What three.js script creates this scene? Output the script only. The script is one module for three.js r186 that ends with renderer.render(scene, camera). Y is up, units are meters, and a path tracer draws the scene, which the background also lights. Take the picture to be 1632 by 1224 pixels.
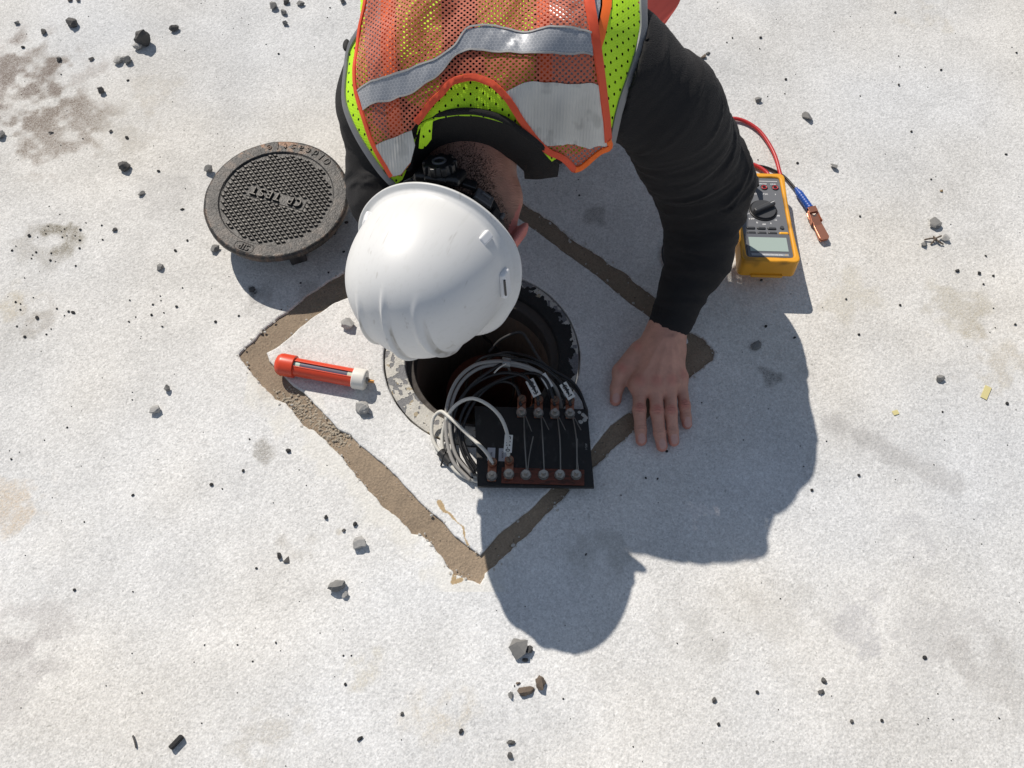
import * as THREE from 'three';
import { mergeGeometries, mergeVertices, toCreasedNormals } from 'three/addons/utils/BufferGeometryUtils.js';
import { RoundedBoxGeometry } from 'three/addons/geometries/RoundedBoxGeometry.js';
import { ConvexGeometry } from 'three/addons/geometries/ConvexGeometry.js';
import { ImprovedNoise } from 'three/addons/math/ImprovedNoise.js';
import { TextGeometry } from 'three/addons/geometries/TextGeometry.js';
import { FontLoader } from 'three/addons/loaders/FontLoader.js';

// ---------------------------------------------------------------- camera, sky, sun, exposure
const scene = new THREE.Scene();
const camera = new THREE.PerspectiveCamera(48.142, 4 / 3, 0.02, 400);
camera.position.set(0, 1.32, 0.61553);           // a phone held at chest height, looking steeply down
camera.lookAt(0, 0, 0);

const sunDir = new THREE.Vector3(-0.51, 1, -0.825).normalize();
// clear pale-blue sky, whiter towards the horizon
{
  const w = 256, h = 128, d = new Float32Array(w * h * 4);
  for (let j = 0; j < h; j++) for (let i = 0; i < w; i++) {
    const el = ((j + 0.5) / h - 0.5) * Math.PI, up = Math.max(0, Math.sin(el)), t = Math.pow(up, 0.45), k = (j * w + i) * 4;
    const c = el > 0 ? [0.32 - 0.185 * t, 0.35 - 0.175 * t, 0.395 - 0.145 * t] : [0.20, 0.195, 0.19];
    d[k] = c[0]; d[k + 1] = c[1]; d[k + 2] = c[2]; d[k + 3] = 1;
  }
  const sky = new THREE.DataTexture(d, w, h, THREE.RGBAFormat, THREE.FloatType);
  sky.mapping = THREE.EquirectangularReflectionMapping; sky.magFilter = THREE.LinearFilter; sky.colorSpace = THREE.LinearSRGBColorSpace; sky.needsUpdate = true;
  scene.background = sky; scene.environment = sky;
}
const sun = new THREE.DirectionalLight(0xfff7ed, 3.9);
sun.position.copy(sunDir).multiplyScalar(6);
sun.castShadow = true;
sun.shadow.mapSize.set(4096, 4096);
Object.assign(sun.shadow.camera, { left: -2, right: 2, top: 2, bottom: -2, near: 0.5, far: 14 });
scene.add(sun, sun.target);

const renderer = new THREE.WebGLRenderer({ antialias: true });
renderer.setSize(1024, 768);
renderer.toneMapping = THREE.LinearToneMapping;
renderer.toneMappingExposure = 1.15;
renderer.shadowMap.enabled = true;

// ---------------------------------------------------------------- helpers
let seed = 20240611;
const rnd = () => { seed |= 0; seed = seed + 0x6D2B79F5 | 0; let t = Math.imul(seed ^ seed >>> 15, 1 | seed); t = t + Math.imul(t ^ t >>> 7, 61 | t) ^ t; return ((t ^ t >>> 14) >>> 0) / 4294967296; };
const rr = (a, b) => a + (b - a) * rnd();
const { sin, cos, sqrt, abs, min, max, PI, exp, floor, atan2, hypot, log } = Math;
const clamp = (x, a = 0, b = 1) => x < a ? a : x > b ? b : x;
const sst = (a, b, x) => { const t = clamp((x - a) / (b - a)); return t * t * (3 - 2 * t); };
const lerp = (a, b, t) => a + (b - a) * t;
const V = (p) => new THREE.Vector3(p[0], p[1], p[2]);
const perlin = new ImprovedNoise();
const n3 = (x, y, z) => perlin.noise(x + 11.3, y + 37.7, z + 5.1);
// periodic 2D value noise, p = lattice period
function hash2(x, y, s) { let h = Math.imul(x, 374761393) ^ Math.imul(y, 668265263) ^ Math.imul(s, 1274126177); h = Math.imul(h ^ h >>> 13, 1274126177); return ((h ^ h >>> 16) >>> 0) / 4294967296; }
function vn(x, y, px, py, s) {
  const xi = floor(x), yi = floor(y), fx = x - xi, fy = y - yi, u = fx * fx * (3 - 2 * fx), v = fy * fy * (3 - 2 * fy);
  const x0 = ((xi % px) + px) % px, x1 = (x0 + 1) % px, y0 = ((yi % py) + py) % py, y1 = (y0 + 1) % py;
  const a = hash2(x0, y0, s), b = hash2(x1, y0, s), c = hash2(x0, y1, s), d = hash2(x1, y1, s);
  return a + (b - a) * u + (c - a) * v + (a - b - c + d) * u * v;
}
function fbm(u, v, fx, fy, oct, s) { let a = 0, w = 0.5, t = 0; for (let i = 0; i < oct; i++) { a += w * vn(u * fx, v * fy, fx, fy, s + i); t += w; w *= 0.5; fx *= 2; fy *= 2; } return a / t; }
const s2l = (c) => { c /= 255; return c <= 0.04045 ? c / 12.92 : ((c + 0.055) / 1.055) ** 2.4; };
// texture computed texel by texel: fn(u, v) -> [r, g, b] in sRGB 0..255 (and optional alpha)
function tex(w, h, fn, srgb = true) {
  const d = new Uint8Array(w * h * 4);
  for (let j = 0; j < h; j++) for (let i = 0; i < w; i++) {
    const c = fn((i + 0.5) / w, (j + 0.5) / h), k = (j * w + i) * 4;
    d[k] = clamp(c[0], 0, 255); d[k + 1] = clamp(c[1], 0, 255); d[k + 2] = clamp(c[2], 0, 255); d[k + 3] = c.length > 3 ? c[3] : 255;
  }
  const t = new THREE.DataTexture(d, w, h, THREE.RGBAFormat);
  t.wrapS = t.wrapT = THREE.RepeatWrapping; t.magFilter = THREE.LinearFilter; t.minFilter = THREE.LinearMipmapLinearFilter; t.generateMipmaps = true;
  if (srgb) t.colorSpace = THREE.SRGBColorSpace;
  t.needsUpdate = true; return t;
}
const grey = (w, h, fn) => tex(w, h, (u, v) => { const g = 255 * fn(u, v); return [g, g, g]; }, false);
function canvasTex(w, h, draw) {
  const c = document.createElement('canvas'); c.width = w; c.height = h; draw(c.getContext('2d'), w, h);
  const t = new THREE.CanvasTexture(c); t.colorSpace = THREE.SRGBColorSpace; t.anisotropy = 4; return t;
}
const std = (o) => new THREE.MeshStandardMaterial({ roughness: 0.8, metalness: 0, side: THREE.DoubleSide, ...o });
const phys = (o) => new THREE.MeshPhysicalMaterial({ roughness: 0.5, metalness: 0, ...o });

const used = {};
function numbered(name) { const k = used[name] = (used[name] ?? -1) + 1; return k ? name + '_' + String(k).padStart(3, '0') : name; }
function shadows(o) { o.castShadow = true; o.receiveShadow = true; return o; }
function thing(name, label, category, pos = [0, 0, 0], group) {
  const o = new THREE.Group(); o.name = numbered(name); o.position.set(...pos); o.userData = { label, category };
  if (group) o.userData.group = group;
  scene.add(o); return o;
}
// geometry is given in world metres; it is moved into the frame of its thing
function part(name, geo, mat, root, label) {
  const m = shadows(new THREE.Mesh(geo, mat)); m.name = name;
  let o = root; const off = new THREE.Vector3();
  while (o && o !== scene) { off.add(o.position); o = o.parent; }
  geo.translate(-off.x, -off.y, -off.z);
  if (label) m.userData.label = label;
  root.add(m); return m;
}
function single(name, geo, mat, label, category, group) {   // a thing that is one mesh, its origin at the centre of its base
  geo.computeBoundingBox(); const b = geo.boundingBox, c = new THREE.Vector3((b.min.x + b.max.x) / 2, b.min.y, (b.min.z + b.max.z) / 2);
  geo.translate(-c.x, -c.y, -c.z);
  const m = shadows(new THREE.Mesh(geo, mat)); m.name = numbered(name); m.position.copy(c); m.userData = { label, category };
  if (group) m.userData.group = group;
  scene.add(m); return m;
}
function structure(name, geo, mat) { const m = shadows(new THREE.Mesh(geo, mat)); m.name = numbered(name); m.userData = { kind: 'structure' }; scene.add(m); return m; }
function plain(g) {   // position + normal + uv only, not indexed, so that pieces merge
  if (!g.attributes.normal) g.computeVertexNormals();
  const h = g.index ? g.toNonIndexed() : g;
  for (const k of Object.keys(h.attributes)) if (!['position', 'normal', 'uv'].includes(k)) h.deleteAttribute(k);
  if (!h.attributes.uv) h.setAttribute('uv', new THREE.BufferAttribute(new Float32Array(h.attributes.position.count * 2), 2));
  return h;
}
const merge = (...gs) => mergeGeometries(gs.flat().map(plain));
const basis = (x, y, z, o) => new THREE.Matrix4().makeBasis(x, y, z).setPosition(o);
// frame at o with z along dir and y near up
function frame(o, dir, up = new THREE.Vector3(0, 1, 0)) { const z = dir.clone().normalize(), x = up.clone().cross(z).normalize(), y = z.clone().cross(x); return basis(x, y, z, o); }
function rod(a, b, r0, r1 = r0, seg = 14) {
  const d = b.clone().sub(a), L = d.length(), g = new THREE.CylinderGeometry(r1, r0, L, seg); g.rotateX(PI / 2); g.translate(0, 0, L / 2);
  const up = abs(d.y) > 0.95 * L ? new THREE.Vector3(1, 0, 0) : new THREE.Vector3(0, 1, 0);
  return g.applyMatrix4(frame(a, d, up));
}
const box = (w, h, d, r = 0.001, s = 2) => new RoundedBoxGeometry(w, h, d, s, min(r, w / 2.05, h / 2.05, d / 2.05));
function tube(pts, r, seg = 80, rs = 10, closed = false) {
  const c = new THREE.CatmullRomCurve3(pts.map((p) => p.isVector3 ? p : V(p)), closed, 'centripetal');
  const g = new THREE.TubeGeometry(c, seg, r, rs, closed);
  if (closed) return g;
  const caps = [0, 1].map((t) => { const s = new THREE.SphereGeometry(r, rs, 6); const p = c.getPoint(t); s.translate(p.x, p.y, p.z); return s; });
  return merge(g, ...caps);
}
// dual surface of a distance field, cells of size h
function surfaceNets(sdf, lo, hi, h) {
  const nx = Math.ceil((hi[0] - lo[0]) / h) + 1, ny = Math.ceil((hi[1] - lo[1]) / h) + 1, nz = Math.ceil((hi[2] - lo[2]) / h) + 1;
  const f = new Float32Array(nx * ny * nz), id = (i, j, k) => i + nx * (j + ny * k);
  for (let k = 0; k < nz; k++) for (let j = 0; j < ny; j++) for (let i = 0; i < nx; i++) f[id(i, j, k)] = sdf(lo[0] + i * h, lo[1] + j * h, lo[2] + k * h);
  const vi = new Int32Array(nx * ny * nz).fill(-1), pos = [], idx = [];
  for (let k = 0; k < nz - 1; k++) for (let j = 0; j < ny - 1; j++) for (let i = 0; i < nx - 1; i++) {
    let m = 0, cx = 0, cy = 0, cz = 0, n = 0; const q = [];
    for (let c = 0; c < 8; c++) { const v = f[id(i + (c & 1), j + (c >> 1 & 1), k + (c >> 2))]; q.push(v); if (v < 0) m |= 1 << c; }
    if (m === 0 || m === 255) continue;
    for (let a = 0; a < 8; a++) for (let ax = 1; ax < 8; ax <<= 1) {
      if (a & ax) continue; const b = a | ax; if ((q[a] < 0) === (q[b] < 0)) continue;
      const t = q[a] / (q[a] - q[b]);
      cx += (a & 1) + (ax === 1 ? t : 0); cy += (a >> 1 & 1) + (ax === 2 ? t : 0); cz += (a >> 2) + (ax === 4 ? t : 0); n++;
    }
    vi[id(i, j, k)] = pos.length / 3; pos.push(lo[0] + (i + cx / n) * h, lo[1] + (j + cy / n) * h, lo[2] + (k + cz / n) * h);
  }
  const quad = (a, b, c, d, flip) => { if (a < 0 || b < 0 || c < 0 || d < 0) return; flip ? idx.push(a, c, b, a, d, c) : idx.push(a, b, c, a, c, d); };
  for (let k = 1; k < nz - 1; k++) for (let j = 1; j < ny - 1; j++) for (let i = 1; i < nx - 1; i++) {
    const s = f[id(i, j, k)] < 0;
    if (s !== f[id(i + 1, j, k)] < 0) quad(vi[id(i, j - 1, k - 1)], vi[id(i, j, k - 1)], vi[id(i, j, k)], vi[id(i, j - 1, k)], !s);
    if (s !== f[id(i, j + 1, k)] < 0) quad(vi[id(i - 1, j, k - 1)], vi[id(i - 1, j, k)], vi[id(i, j, k)], vi[id(i, j, k - 1)], !s);
    if (s !== f[id(i, j, k + 1)] < 0) quad(vi[id(i - 1, j - 1, k)], vi[id(i, j - 1, k)], vi[id(i, j, k)], vi[id(i - 1, j, k)], !s);
  }
  const g = new THREE.BufferGeometry(), P = new Float32Array(pos), N = new Float32Array(pos.length), UV = new Float32Array(pos.length / 3 * 2), e = h * 0.5;
  for (let i = 0; i < P.length; i += 3) {
    const x = P[i], y = P[i + 1], z = P[i + 2];
    let a = sdf(x + e, y, z) - sdf(x - e, y, z), b = sdf(x, y + e, z) - sdf(x, y - e, z), c = sdf(x, y, z + e) - sdf(x, y, z - e); const l = hypot(a, b, c) || 1;
    N[i] = a / l; N[i + 1] = b / l; N[i + 2] = c / l; UV[i / 3 * 2] = x + y * 0.6; UV[i / 3 * 2 + 1] = -z + y * 0.8;
  }
  g.setAttribute('position', new THREE.BufferAttribute(P, 3)); g.setAttribute('normal', new THREE.BufferAttribute(N, 3)); g.setAttribute('uv', new THREE.BufferAttribute(UV, 2)); g.setIndex(idx);
  return g;
}
const smin = (a, b, k) => { const h = max(k - abs(a - b), 0) / k; return min(a, b) - h * h * k * 0.25; };
const smax = (a, b, k) => -smin(-a, -b, k);
// distance to a tapered capsule a -> b
function cap(x, y, z, a, b, ra, rb) {
  const bx = b[0] - a[0], by = b[1] - a[1], bz = b[2] - a[2], px = x - a[0], py = y - a[1], pz = z - a[2];
  const t = clamp((px * bx + py * by + pz * bz) / (bx * bx + by * by + bz * bz)); const dx = px - t * bx, dy = py - t * by, dz = pz - t * bz;
  return sqrt(dx * dx + dy * dy + dz * dz) - (ra + (rb - ra) * t);
}
function ell(x, y, z, c, r) { const a = (x - c[0]) / r[0], b = (y - c[1]) / r[1], d = (z - c[2]) / r[2], k = sqrt(a * a + b * b + d * d); const l = sqrt(a * a / (r[0] * r[0]) + b * b / (r[1] * r[1]) + d * d / (r[2] * r[2])); return k < 1e-6 ? -min(...r) : k * (k - 1) / l; }
const font = await new FontLoader().loadAsync('fonts/droid/droid_sans_regular.typeface.json');
function text3(str, size, depth, bevel = true) {
  const g = new TextGeometry(str, { font, size, depth, curveSegments: 4, bevelEnabled: bevel, bevelSize: size * 0.03, bevelThickness: depth * 0.3, bevelSegments: 1 });
  g.computeBoundingBox(); const b = g.boundingBox; g.translate(-(b.min.x + b.max.x) / 2, -(b.min.y + b.max.y) / 2, 0); return g;
}

// ---------------------------------------------------------------- the ground: concrete, saw-cut trench filled with sand, iron ring
const ringC = [-.0518, 0, -.0548], RX = ringC[0], RZ = ringC[2];
const outerLine = [[-.4711, 0, -.056], [-.4528, 0, -.032], [-.4325, 0, -.0071], [-.4132, 0, 0.0117], [-.3986, 0, 0.0279], [-.3789, 0, 0.0348], [-.3597, 0, 0.0565], [-.3453, 0, 0.0746], [-.3255, 0, 0.0858], [-.3053, 0, 0.1024], [-.2815, 0, 0.1276], [-.2589, 0, 0.1546], [-.2336, 0, 0.1822], [-.2086, 0, 0.2114], [-.1907, 0, 0.2258], [-.1639, 0, 0.2462], [-.1574, 0, 0.2583], [-.1435, 0, 0.2603], [-.1222, 0, 0.2772], [-.1078, 0, 0.2979], [-.0877, 0, 0.3212], [-.0673, 0, 0.3308], [-.0479, 0, 0.3375],
  [-.0415, 0, 0.3212], [-.0146, 0, 0.2979], [0.0256, 0, 0.2573], [0.0699, 0, 0.2114], [0.1323, 0, 0.1482], [0.199, 0, 0.0869], [0.2573, 0, 0.0279], [0.2986, 0, -.0106], [0.3171, 0, -.026], [0.3469, 0, -.0464], [0.3497, 0, -.0633], [0.3315, 0, -.089], [0.3066, 0, -.1039], [0.2536, 0, -.175], [0.226, 0, -.1985], [0.2005, 0, -.2249], [0.1754, 0, -.245], [0.15, 0, -.2653], [0.1164, 0, -.2899], [0.07, 0, -.3374], [0.0283, 0, -.3702], [-.0674, 0, -.457],
  [-.1824, 0, -.3445], [-.3, 0, -.2236], [-.3279, 0, -.2064], [-.365, 0, -.1724], [-.3972, 0, -.1404], [-.437, 0, -.1039], [-.4515, 0, -.0804]];
const innerLine = [[-.4229, 0, -.0597], [-.4165, 0, -.0428], [-.3971, 0, -.0236], [-.3706, 0, 0.0035], [-.3513, 0, 0.0163], [-.3359, 0, 0.0325], [-.3093, 0, 0.0588], [-.2852, 0, 0.0847], [-.2659, 0, 0.0925], [-.2501, 0, 0.1101], [-.2229, 0, 0.132], [-.196, 0, 0.1546], [-.1458, 0, 0.2093], [-.1098, 0, 0.2391], [-.0894, 0, 0.2633], [-.0654, 0, 0.2812], [-.0496, 0, 0.293],
  [-.0216, 0, 0.2603], [0.0289, 0, 0.2186], [0.0903, 0, 0.1568], [0.1304, 0, 0.1178], [0.1633, 0, 0.0746], [0.2013, 0, 0.0474], [0.2489, 0, -.0023], [0.2821, 0, -.044], [0.2898, 0, -.0597], [0.2773, 0, -.0928], [0.2385, 0, -.1328], [0.2069, 0, -.1596], [0.1826, 0, -.1854], [0.1601, 0, -.209], [0.1162, 0, -.2463], [0.0657, 0, -.2927], [0.0233, 0, -.3318], [-.069, 0, -.4095],
  [-.1797, 0, -.2886], [-.2923, 0, -.1699], [-.3189, 0, -.1557], [-.3467, 0, -.1328], [-.3697, 0, -.1102], [-.3921, 0, -.0841], [-.4098, 0, -.0682]];
function rough(line, amp, step, s) {   // chipped edge: resampled and jittered
  const out = [];
  for (let i = 0; i < line.length; i++) {
    const a = line[i], b = line[(i + 1) % line.length], dx = b[0] - a[0], dz = b[2] - a[2], L = hypot(dx, dz), n = max(1, Math.round(L / step));
    for (let k = 0; k < n; k++) { const x = a[0] + dx * k / n, z = a[2] + dz * k / n, q = amp * (n3(x * 45, s, z * 45) * 1.3 + n3(x * 160, s + 4, z * 160) * 0.9); out.push([x - dz / L * q, z + dx / L * q]); }
  }
  return out;
}
const circle = (cx, cz, r, n, amp = 0) => Array.from({ length: n }, (_, i) => { const a = -i / n * 2 * PI, q = r + amp * n3(cos(a) * 9, sin(a) * 9, r * 50); return [cx + q * cos(a), cz + q * sin(a)]; });
const toShape = (pts) => new THREE.Shape(pts.map(([x, z]) => new THREE.Vector2(x, -z)));
const toPath = (pts) => new THREE.Path(pts.map(([x, z]) => new THREE.Vector2(x, -z)));
const TX = 2.5, TZ = 2.0;   // size of the concrete texture in metres
function groundUV(g) { const p = g.attributes.position, uv = new Float32Array(p.count * 2); for (let i = 0; i < p.count; i++) { uv[2 * i] = (p.getX(i) + 1.25) / TX; uv[2 * i + 1] = (0.85 - p.getZ(i)) / TZ; } g.setAttribute('uv', new THREE.BufferAttribute(uv, 2)); return g; }
function slab(outline, holes, top, thick, bevel) {
  const s = toShape(outline); s.holes = holes.map(toPath);
  const g = new THREE.ExtrudeGeometry(s, { depth: thick - bevel, bevelEnabled: true, bevelThickness: bevel, bevelSize: bevel, bevelOffset: -bevel, bevelSegments: 2, curveSegments: 4 });
  g.rotateX(-PI / 2); g.translate(0, top - (thick - bevel) - bevel, 0); return groundUV(g);
}
// what the concrete is made of: cement paste, sand grains, pores, stains
const dist2seg = (x, z, a, b) => { const dx = b[0] - a[0], dz = b[2] - a[2], t = clamp(((x - a[0]) * dx + (z - a[2]) * dz) / (dx * dx + dz * dz)); return hypot(x - a[0] - dx * t, z - a[2] - dz * t); };
const stains = [   // centre, radius, strength, colour
  [[-.9852, 0, -.6431], 0.10, 0.95, [116, 106, 97]], [[-.9021, 0, -.5542], 0.09, 0.85, [122, 111, 101]], [[-1.0292, 0, -.6932], 0.10, 0.7, [116, 104, 98]], [[-.9753, 0, -.736], 0.07, 0.45, [120, 110, 100]], [[-.876, 0, -.6932], 0.05, 0.35, [120, 108, 100]],
  [[-.8303, 0, -.3024], 0.035, 0.7, [92, 84, 66]], [[-.8579, 0, -.2817], 0.05, 0.3, [105, 98, 84]], [[-.7953, 0, 0.2073], 0.05, 0.5, [186, 160, 128]], [[-.8884, 0, -.1493], 0.04, 0.4, [170, 152, 116]], [[-.8396, 0, -.1303], 0.035, 0.5, [120, 112, 100]],
  [[-.4067, 0, -.0141], 0.04, 0.35, [168, 158, 136]], [[-.4054, 0, 0.1276], 0.022, 0.75, [130, 126, 118]], [[-.2669, 0, 0.2532], 0.014, 0.75, [158, 142, 112]], [[-.3371, 0, 0.2881], 0.03, 0.35, [150, 142, 128]], [[-.1044, 0, 0.5292], 0.045, 0.35, [176, 158, 126]], [[-.2171, 0, 0.4648], 0.03, 0.3, [180, 166, 130]],
  [[0.7891, 0, -.1366], 0.06, 0.5, [160, 152, 132]], [[0.8377, 0, -.0621], 0.07, 0.45, [164, 154, 134]], [[0.5965, 0, -.175], 0.05, 0.35, [170, 162, 140]], [[0.884, 0, -.8697], 0.06, 0.3, [178, 168, 146]], [[-.7169, 0, -.6596], 0.05, 0.25, [170, 160, 142]], [[-.7587, 0, -.5463], 0.06, 0.3, [150, 142, 128]],
  [[-.71, 0, 0.402], 0.06, 0.35, [150, 144, 140]], [[-.7321, 0, 0.4648], 0.07, 0.3, [142, 138, 138]], [[-.3439, 0, 0.5583], 0.05, 0.35, [150, 142, 126]], [[-.6613, 0, -.4095], 0.07, 0.25, [150, 148, 146]], [[0.603, 0, 0.4112], 0.09, 0.25, [158, 156, 156]], [[0.3911, 0, 0.3836], 0.08, 0.25, [162, 158, 150]],
  [[0.5366, 0, 0.4157], 0.05, 0.3, [150, 150, 156]], [[0.2753, 0, 0.4112], 0.05, 0.3, [148, 146, 140]], [[0.7006, 0, 0.4735], 0.06, 0.35, [150, 146, 140]], [[0.6313, 0, 0.2683], 0.04, 0.3, [146, 146, 150]], [[0.1403, 0, 0.2881], 0.05, 0.4, [140, 140, 134]], [[0.4366, 0, -.0141], 0.02, 0.8, [110, 108, 104]], [[0.0775, 0, -.4767], 0.03, 0.6, [96, 92, 90]], [[0.1567, 0, -.3445], 0.02, 0.5, [100, 96, 92]], [[-.4352, 0, -.1621], 0.03, 0.5, [112, 108, 104]], [[-.4636, 0, -.1841], 0.012, 1.2, [74, 72, 70]], [[-.353, 0, -.175], 0.03, 0.4, [112, 106, 98]],
];
const drips = [[[-.1159, 0, 0.2073], [-.1074, 0, 0.2227], [-.0993, 0, 0.2258], [-.087, 0, 0.2401], [-.077, 0, 0.2482], [-.0736, 0, 0.2663], [-.0674, 0, 0.2802]], [[-.0877, 0, 0.3212], [-.0902, 0, 0.3347], [-.0778, 0, 0.3308]]];
const streak = [[0.5355, 0, 0.069], [0.7091, 0, 0.1812]], edgeLL = outerLine.slice(0, 24);
const concrete = tex(2048, 1638, (u, v) => {
  const x = u * TX - 1.25, z = 0.85 - v * TZ;
  const lo = fbm(u, v, 5, 4, 4, 1), mid = fbm(u, v, 40, 32, 3, 9), fine = vn(u * 700, v * 560, 700, 560, 21), gr = vn(u * 1300, v * 1040, 1300, 1040, 33), warm = fbm(u, v, 7, 6, 3, 45);
  let g = 206 + (lo - 0.5) * 34 + (mid - 0.5) * 20 + (fine - 0.5) * 20 + (gr - 0.5) * 26 + (hash2(floor(u * 2048), floor(v * 1638), 5) - 0.5) * 26;
  if (fine > 0.90 && gr > 0.45) g -= 55 * (fine - 0.80) / 0.2;            // dark sand grains and pores
  const dk = vn(u * 410, v * 328, 410, 328, 77); if (dk > 0.945) g -= 620 * (dk - 0.945);
  let r = g + 1.5 + (warm - 0.5) * 12, gg = g + 0.5 + (warm - 0.5) * 4, b = g - 3 - (warm - 0.5) * 9;
  const jag = fbm(u, v, 90, 72, 3, 60);
  for (const [c, R, s, col] of stains) {
    const d = hypot(x - c[0], z - c[2]); if (d > R * 1.7) continue;
    const k = sst(0.42, 0.78, jag + (1 - d / R) * 0.34) * s * (0.2 + 1.1 * hash2(floor(u * 2048), floor(v * 1638), 71) * (0.4 + gr)) * 0.85 * sst(1.7, 0.9, d / R); r += (col[0] - r) * k; gg += (col[1] - gg) * k; b += (col[2] - b) * k;
  }
  if (x > -0.45 && x < 0.05 && z > -0.1 && z < 0.35) {                                                   // pale slurry smeared along the saw cut, brown splashes
    let dm = 1; for (let i = 0; i + 1 < edgeLL.length; i++) dm = min(dm, dist2seg(x, z, edgeLL[i], edgeLL[i + 1]));
    const k = sst(0.045, 0.015, dm + (jag - 0.5) * 0.07) * 0.4; r += (222 - r) * k; gg += (219 - gg) * k; b += (208 - b) * k;
    for (const D of drips) for (let i = 0; i + 1 < D.length; i++) { const dd = dist2seg(x, z, D[i], D[i + 1]) + (jag - 0.5) * 0.006; if (dd < 0.0022) { r = 168 + gr * 12; gg = 146 + gr * 12; b = 112 + gr * 12; } }
  }
  const ds = dist2seg(x, z, streak[0], streak[1]); if (ds < 0.03) { const k = sst(0.028, 0.006, ds + (jag - 0.5) * 0.03) * 0.28; r += (140 - r) * k; gg += (138 - gg) * k; b += (136 - b) * k; }
  return [r, gg, b];
});
const concreteBump = grey(2048, 1638, (u, v) => 0.30 * vn(u * 900, v * 720, 900, 720, 21) + 0.30 * vn(u * 1500, v * 1200, 1500, 1200, 33) + 0.14 * hash2(floor(u * 2048), floor(v * 1638), 9) + 0.12 * fbm(u, v, 90, 72, 2, 9) + 0.14 * (vn(u * 410, v * 328, 410, 328, 77) > 0.93 ? 0 : 1));
const concreteMat = std({ map: concrete, bumpMap: concreteBump, bumpScale: 0.0013, roughness: 0.93, side: THREE.FrontSide });
const outerEdge = rough(outerLine, 0.0022, 0.006, 2), innerEdge = rough(innerLine, 0.0010, 0.006, 7);
structure('pavement', slab([[-60, 60], [60, 60], [60, -60], [-60, -60]], [outerEdge], 0, 0.06, 0.003), concreteMat);
structure('concrete_pad', slab(innerEdge, [circle(RX, RZ, 0.1692, 140, 0.0010)], 0.001, 0.06, 0.003), concreteMat);
// sand bed in the trench
{
  const g = new THREE.BufferGeometry(), P = [], I = [], N = 150, S = 0.94, x0 = RX - S / 2, z0 = RZ - S / 2, id = (i, j) => j * (N + 1) + i;
  for (let j = 0; j <= N; j++) for (let i = 0; i <= N; i++) { const x = x0 + S * i / N, z = z0 + S * j / N; P.push(x, -0.0042 + 0.0022 * n3(x * 30, 3, z * 30) + 0.0010 * n3(x * 130, 8, z * 130), z); }
  for (let j = 0; j < N; j++) for (let i = 0; i < N; i++) { const x = x0 + S * (i + .5) / N, z = z0 + S * (j + .5) / N; if (hypot(x - RX, z - RZ) < 0.19) continue; I.push(id(i, j), id(i, j + 1), id(i + 1, j), id(i + 1, j), id(i, j + 1), id(i + 1, j + 1)); }
  g.setAttribute('position', new THREE.Float32BufferAttribute(P, 3)); g.setIndex(I); groundUV(g); g.computeVertexNormals();
  const sand = tex(1024, 1024, (u, v) => { const a = fbm(u, v, 6, 6, 4, 3), f = vn(u * 420, v * 420, 420, 420, 5), q = vn(u * 250, v * 250, 250, 250, 8); let k = 0.84 + a * 0.22 + (f - .5) * 0.12 + (hash2(floor(u * 1024), floor(v * 1024), 3) - .5) * 0.14; if (q > 0.965) k *= 0.55; else if (q < 0.03) k *= 1.15; return [146 * k, 130 * k, 111 * k]; });
  sand.repeat.set(TX / 0.9, TZ / 0.9);
  const sandB = grey(1024, 1024, (u, v) => 0.6 * vn(u * 420, v * 420, 420, 420, 5) + 0.4 * fbm(u, v, 60, 60, 2, 4)); sandB.repeat.copy(sand.repeat);
  structure('sand_bed', g, std({ map: sand, bumpMap: sandB, bumpScale: 0.0012, roughness: 0.97 }));
}
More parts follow.
